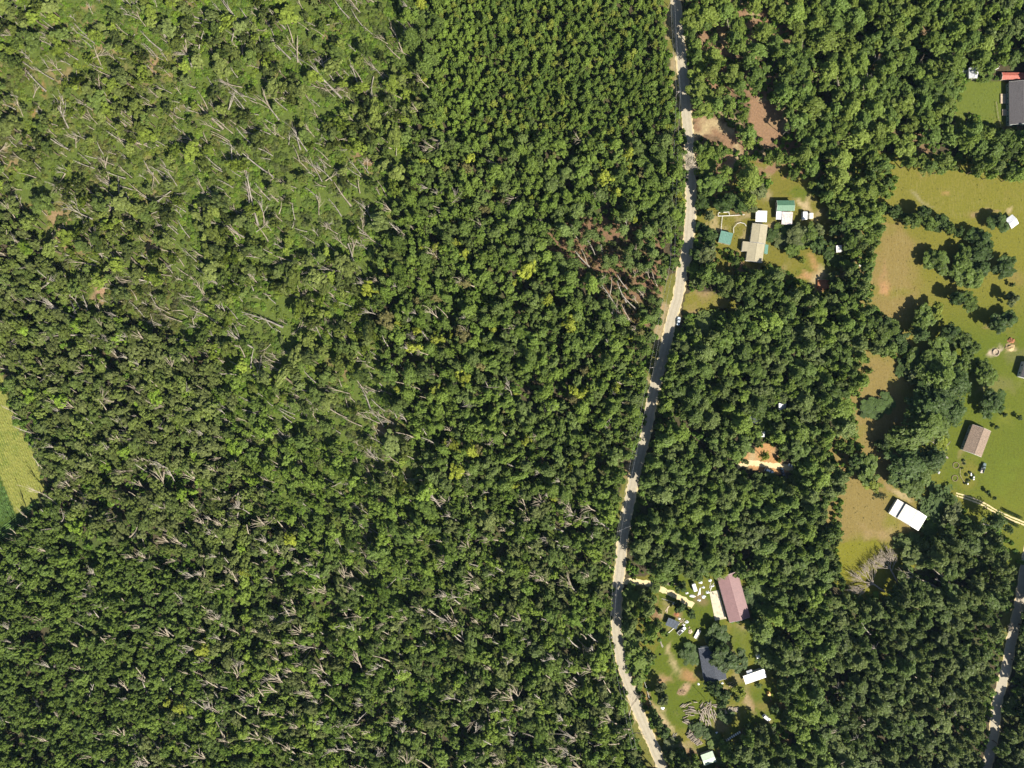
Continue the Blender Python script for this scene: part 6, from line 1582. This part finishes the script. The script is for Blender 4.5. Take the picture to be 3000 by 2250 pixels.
# clipped hedges either side of the farm track
for (a, b, lab) in [((2938,1493),(2988,1517),'clipped hedge along the upper side of the farm track at right'),((2932,1514),(2978,1541),'clipped hedge along the lower side of the farm track at right')]:
    L_ = []
    for i in range(16):
        t = i/15; p = P(a[0]+(b[0]-a[0])*t, a[1]+(b[1]-a[1])*t)-P(*a)
        L_.append(((p.x, p.y, .7), (.95, .95, .75), 90, .18, rr.uniform(.3, .6)))
    v, qd, t = leaves(L_, np.random.default_rng(9)); o = put('hedge', np_mesh('hedge', v, qd, M['leaf'], {'leafvar': t}), None, P(*a)); o['tint'] = (.045, .075, .02); tag(o, lab, 'hedge')

# fences
def rail_fence(name, label, pts_, hgt=1.1, step=2.5, m='galv', rails=(.55, 1.05), r_=.05, closed=False):
    W = [P(x, y) for x, y in pts_]; base = W[0].copy()
    if closed: W.append(W[0])
    root = empty(name, base); tag(root, label, 'fence')
    for a, b in zip(W, W[1:]):
        d = b-a; n = max(1, int(d.length/step))
        for i in range(n):
            p = a+d*i/n-base; MB().box(p.x-.06, p.x+.06, p.y-.06, p.y+.06, 0, hgt).build('post', M['board'], root)
        for z in rails: MB().tube([a-base+Vector((0, 0, z)), b-base+Vector((0, 0, z))], [r_, r_], 5).build('rail', M[m], root)
rail_fence('rail_pen', 'pale timber rail pen above the teal shed', [(2104,624),(2134,622),(2136,633),(2102,634)], m='trim', r_=.1, closed=True)
rail_fence('rail_fence', 'pale rail running down from the timber pen to the teal shed', [(2115,634),(2111,676)], m='trim', r_=.08)
rail_fence('rail_fence', 'rail running right from the timber pen', [(2136,633),(2180,630)], m='trim', r_=.08)
rail_fence('yard_fence', 'curving pale yard fence between the teal shed and the tan-roofed house', [(2148,684),(2148,668),(2158,656),(2168,653),(2180,656),(2185,664)], m='trim', r_=.07)
rail_fence('wire_fence', 'long wire fence between the lower road and the yard', [(1873,1944),(1884,1985),(1895,2020),(1905,2060),(1922,2110),(1940,2150)], m='galv', r_=.09, step=3.5, hgt=1.3, rails=(.6, 1.2))
rail_fence('wire_fence', 'straight wire fence along the lower side of the sand driveway', [(1937,1752),(1966,1761),(2000,1775)], m='galv', r_=.05)
rail_fence('garden_fence', 'low dark fence curving round the bed by the dark pickup', [(2812,1372),(2811,1390),(2818,1404),(2828,1418)], hgt=.7, m='board', rails=(.3, .6))
rail_fence('back_fence', 'dark rail fence along the left of the grey shingled house', [(2916,300),(2922,345),(2930,372)], m='board')
# back deck at the grey shingled house
def deck(px, py, w, d, label):
    root = empty('deck', P(px, py)); tag(root, label, 'deck')
    n = int(d/.45)
    for i in range(n): MB().box(-w/2, w/2, -d/2+i*.45, -d/2+i*.45+.42, .5, .55).build('plank', M['board'], root)
    for x in (-1, 1):
        for y in (-1, 1): MB().box(x*(w/2-.1)-.06, x*(w/2-.1)+.06, y*(d/2-.3)-.06, y*(d/2-.3)+.06, 0, .498).build('post', M['board'], root)
deck(2937, 290, 2.8, 5.4, 'pale board deck against the teal wall of the grey shingled house')
deck(2941, 330, 2.4, 3.6, 'smaller pale board landing farther down the teal wall')
# utility poles and wires
POLES = [(1958,20,'top'),(1975,290,'young planting'),(1958,778,'bend'),(1899,1078,'straight'),(1806,1545,'drive'),(1783,1850,'curve'),(1849,2167,'bottom')]
names = ['utility pole at the top of the verge beside the young planting','utility pole on the verge below the first shaded stretch of road','utility pole on the sandy verge left of the road bend','utility pole on the verge below the parked car','utility pole with a crossarm left of the road above the sand driveway','utility pole on the narrow verge left of the curve','utility pole on the green verge at the bottom of the road']
tops = []
for (x, y, _), lab in zip(POLES, names):
    root = empty('utility_pole', P(x, y), R(8)); tag(root, lab, 'utility pole')
    MB().tube([(0, 0, 0), (0, 0, 5), (0, 0, 10.5)], [.17, .15, .11], 8).build('pole', M['pole_wood'], root)
    MB().box(-1.2, 1.2, -.07, .07, 9.75, 9.9).build('crossarm', M['pole_wood'], root)
    for u in (-1.05, 0.45, 1.05): MB().lathe([(.05, 9.903), (.09, 9.96), (.05, 10.02), (.08, 10.08), (.03, 10.14)], 8, (u, 0, 0)).build('insulator', M['trim'], root)
    MB().lathe([(.2, 8.2), (.24, 8.3), (.24, 9.0), (.18, 9.1)], 10, (.42, 0, 0)).build('transformer', M['galv'], root)
    tops.append(P(x, y))
for (a, b, i) in [(tops[i], tops[i+1], i) for i in range(len(tops)-1)]:
    for u, z in ((-1.05, 10.15), (1.05, 10.15)):
        pp = []
        for k in range(13):
            t = k/12; p = a+(b-a)*t; pp.append((p.x+u, p.y, z-4*1.3*t*(1-t)))
        o = MB().tube(pp, [.035]*13, 4).build('power_line', M['wire'])
        tag(o, f"{'left' if u < 0 else 'right'} overhead wire between the {['first and second','second and third','third and fourth','fourth and fifth','fifth and sixth','sixth and seventh'][i]} utility poles from the top", 'wire')
pp = [tuple(P(1806+(1845-1806)*k/8, 1545+(1530-1545)*k/8)+Vector((0, 0, 9.6-1.5*k/8))) for k in range(9)]
tag(MB().tube(pp, [.04]*9, 4).build('service_line', M['wire']), 'short service wire from the crossarm pole across the road', 'wire')
# yard pole with its lamp, lower yard
root = empty('yard_pole', P(2060, 2041)); tag(root, 'dark yard pole with a lamp arm casting a long thin shadow', 'pole')
MB().tube([(0, 0, 0), (0, 0, 8)], [.12, .09], 8).build('pole', M['pole_wood'], root); MB().tube([(0, 0, 7.6), (.8, 0, 8.0)], [.05, .05], 5).build('arm', M['galv'], root); MB().lathe([(.1, 7.75), (.28, 7.82), (.2, 7.98)], 10, (.9, 0, 0)).build('lamp_head', M['galv'], root)
# basketball hoop stand on the patio
root = empty('hoop_stand', P(2106, 1751), R(10)); tag(root, 'hoop stand on the concrete patio beside the mauve-roofed house', 'hoop stand')
MB().tube([(0, 0, 0), (0, 0, 3.0), (-.9, 0, 3.4)], [.07, .06, .06], 6).build('post', M['black'], root); MB().box(-1.0, -.93, -.55, .55, 2.9, 3.8).build('backboard', M['paint_white'], root); MB().box(-.4, .4, -.3, .3, 0.143, .3).build('base', M['board'], root)

# the air between the camera and the ground: dark gaps read blue-grey from this height
hm = bpy.data.materials.new('haze'); hm.use_nodes = True; hn = hm.node_tree.nodes
hn.remove(hn['Principled BSDF']); pv = hn.new('ShaderNodeVolumePrincipled')
pv.inputs['Color'].default_value = (0.42, 0.66, 1.0, 1); pv.inputs['Density'].default_value = HAZE
hm.node_tree.links.new(pv.outputs[0], hn['Material Output'].inputs['Volume'])
hz_ = MB().box(-2600, 2600, -2600, 2600, -1.0, H+20).build('haze', hm); tag(hz_, kind='stuff')
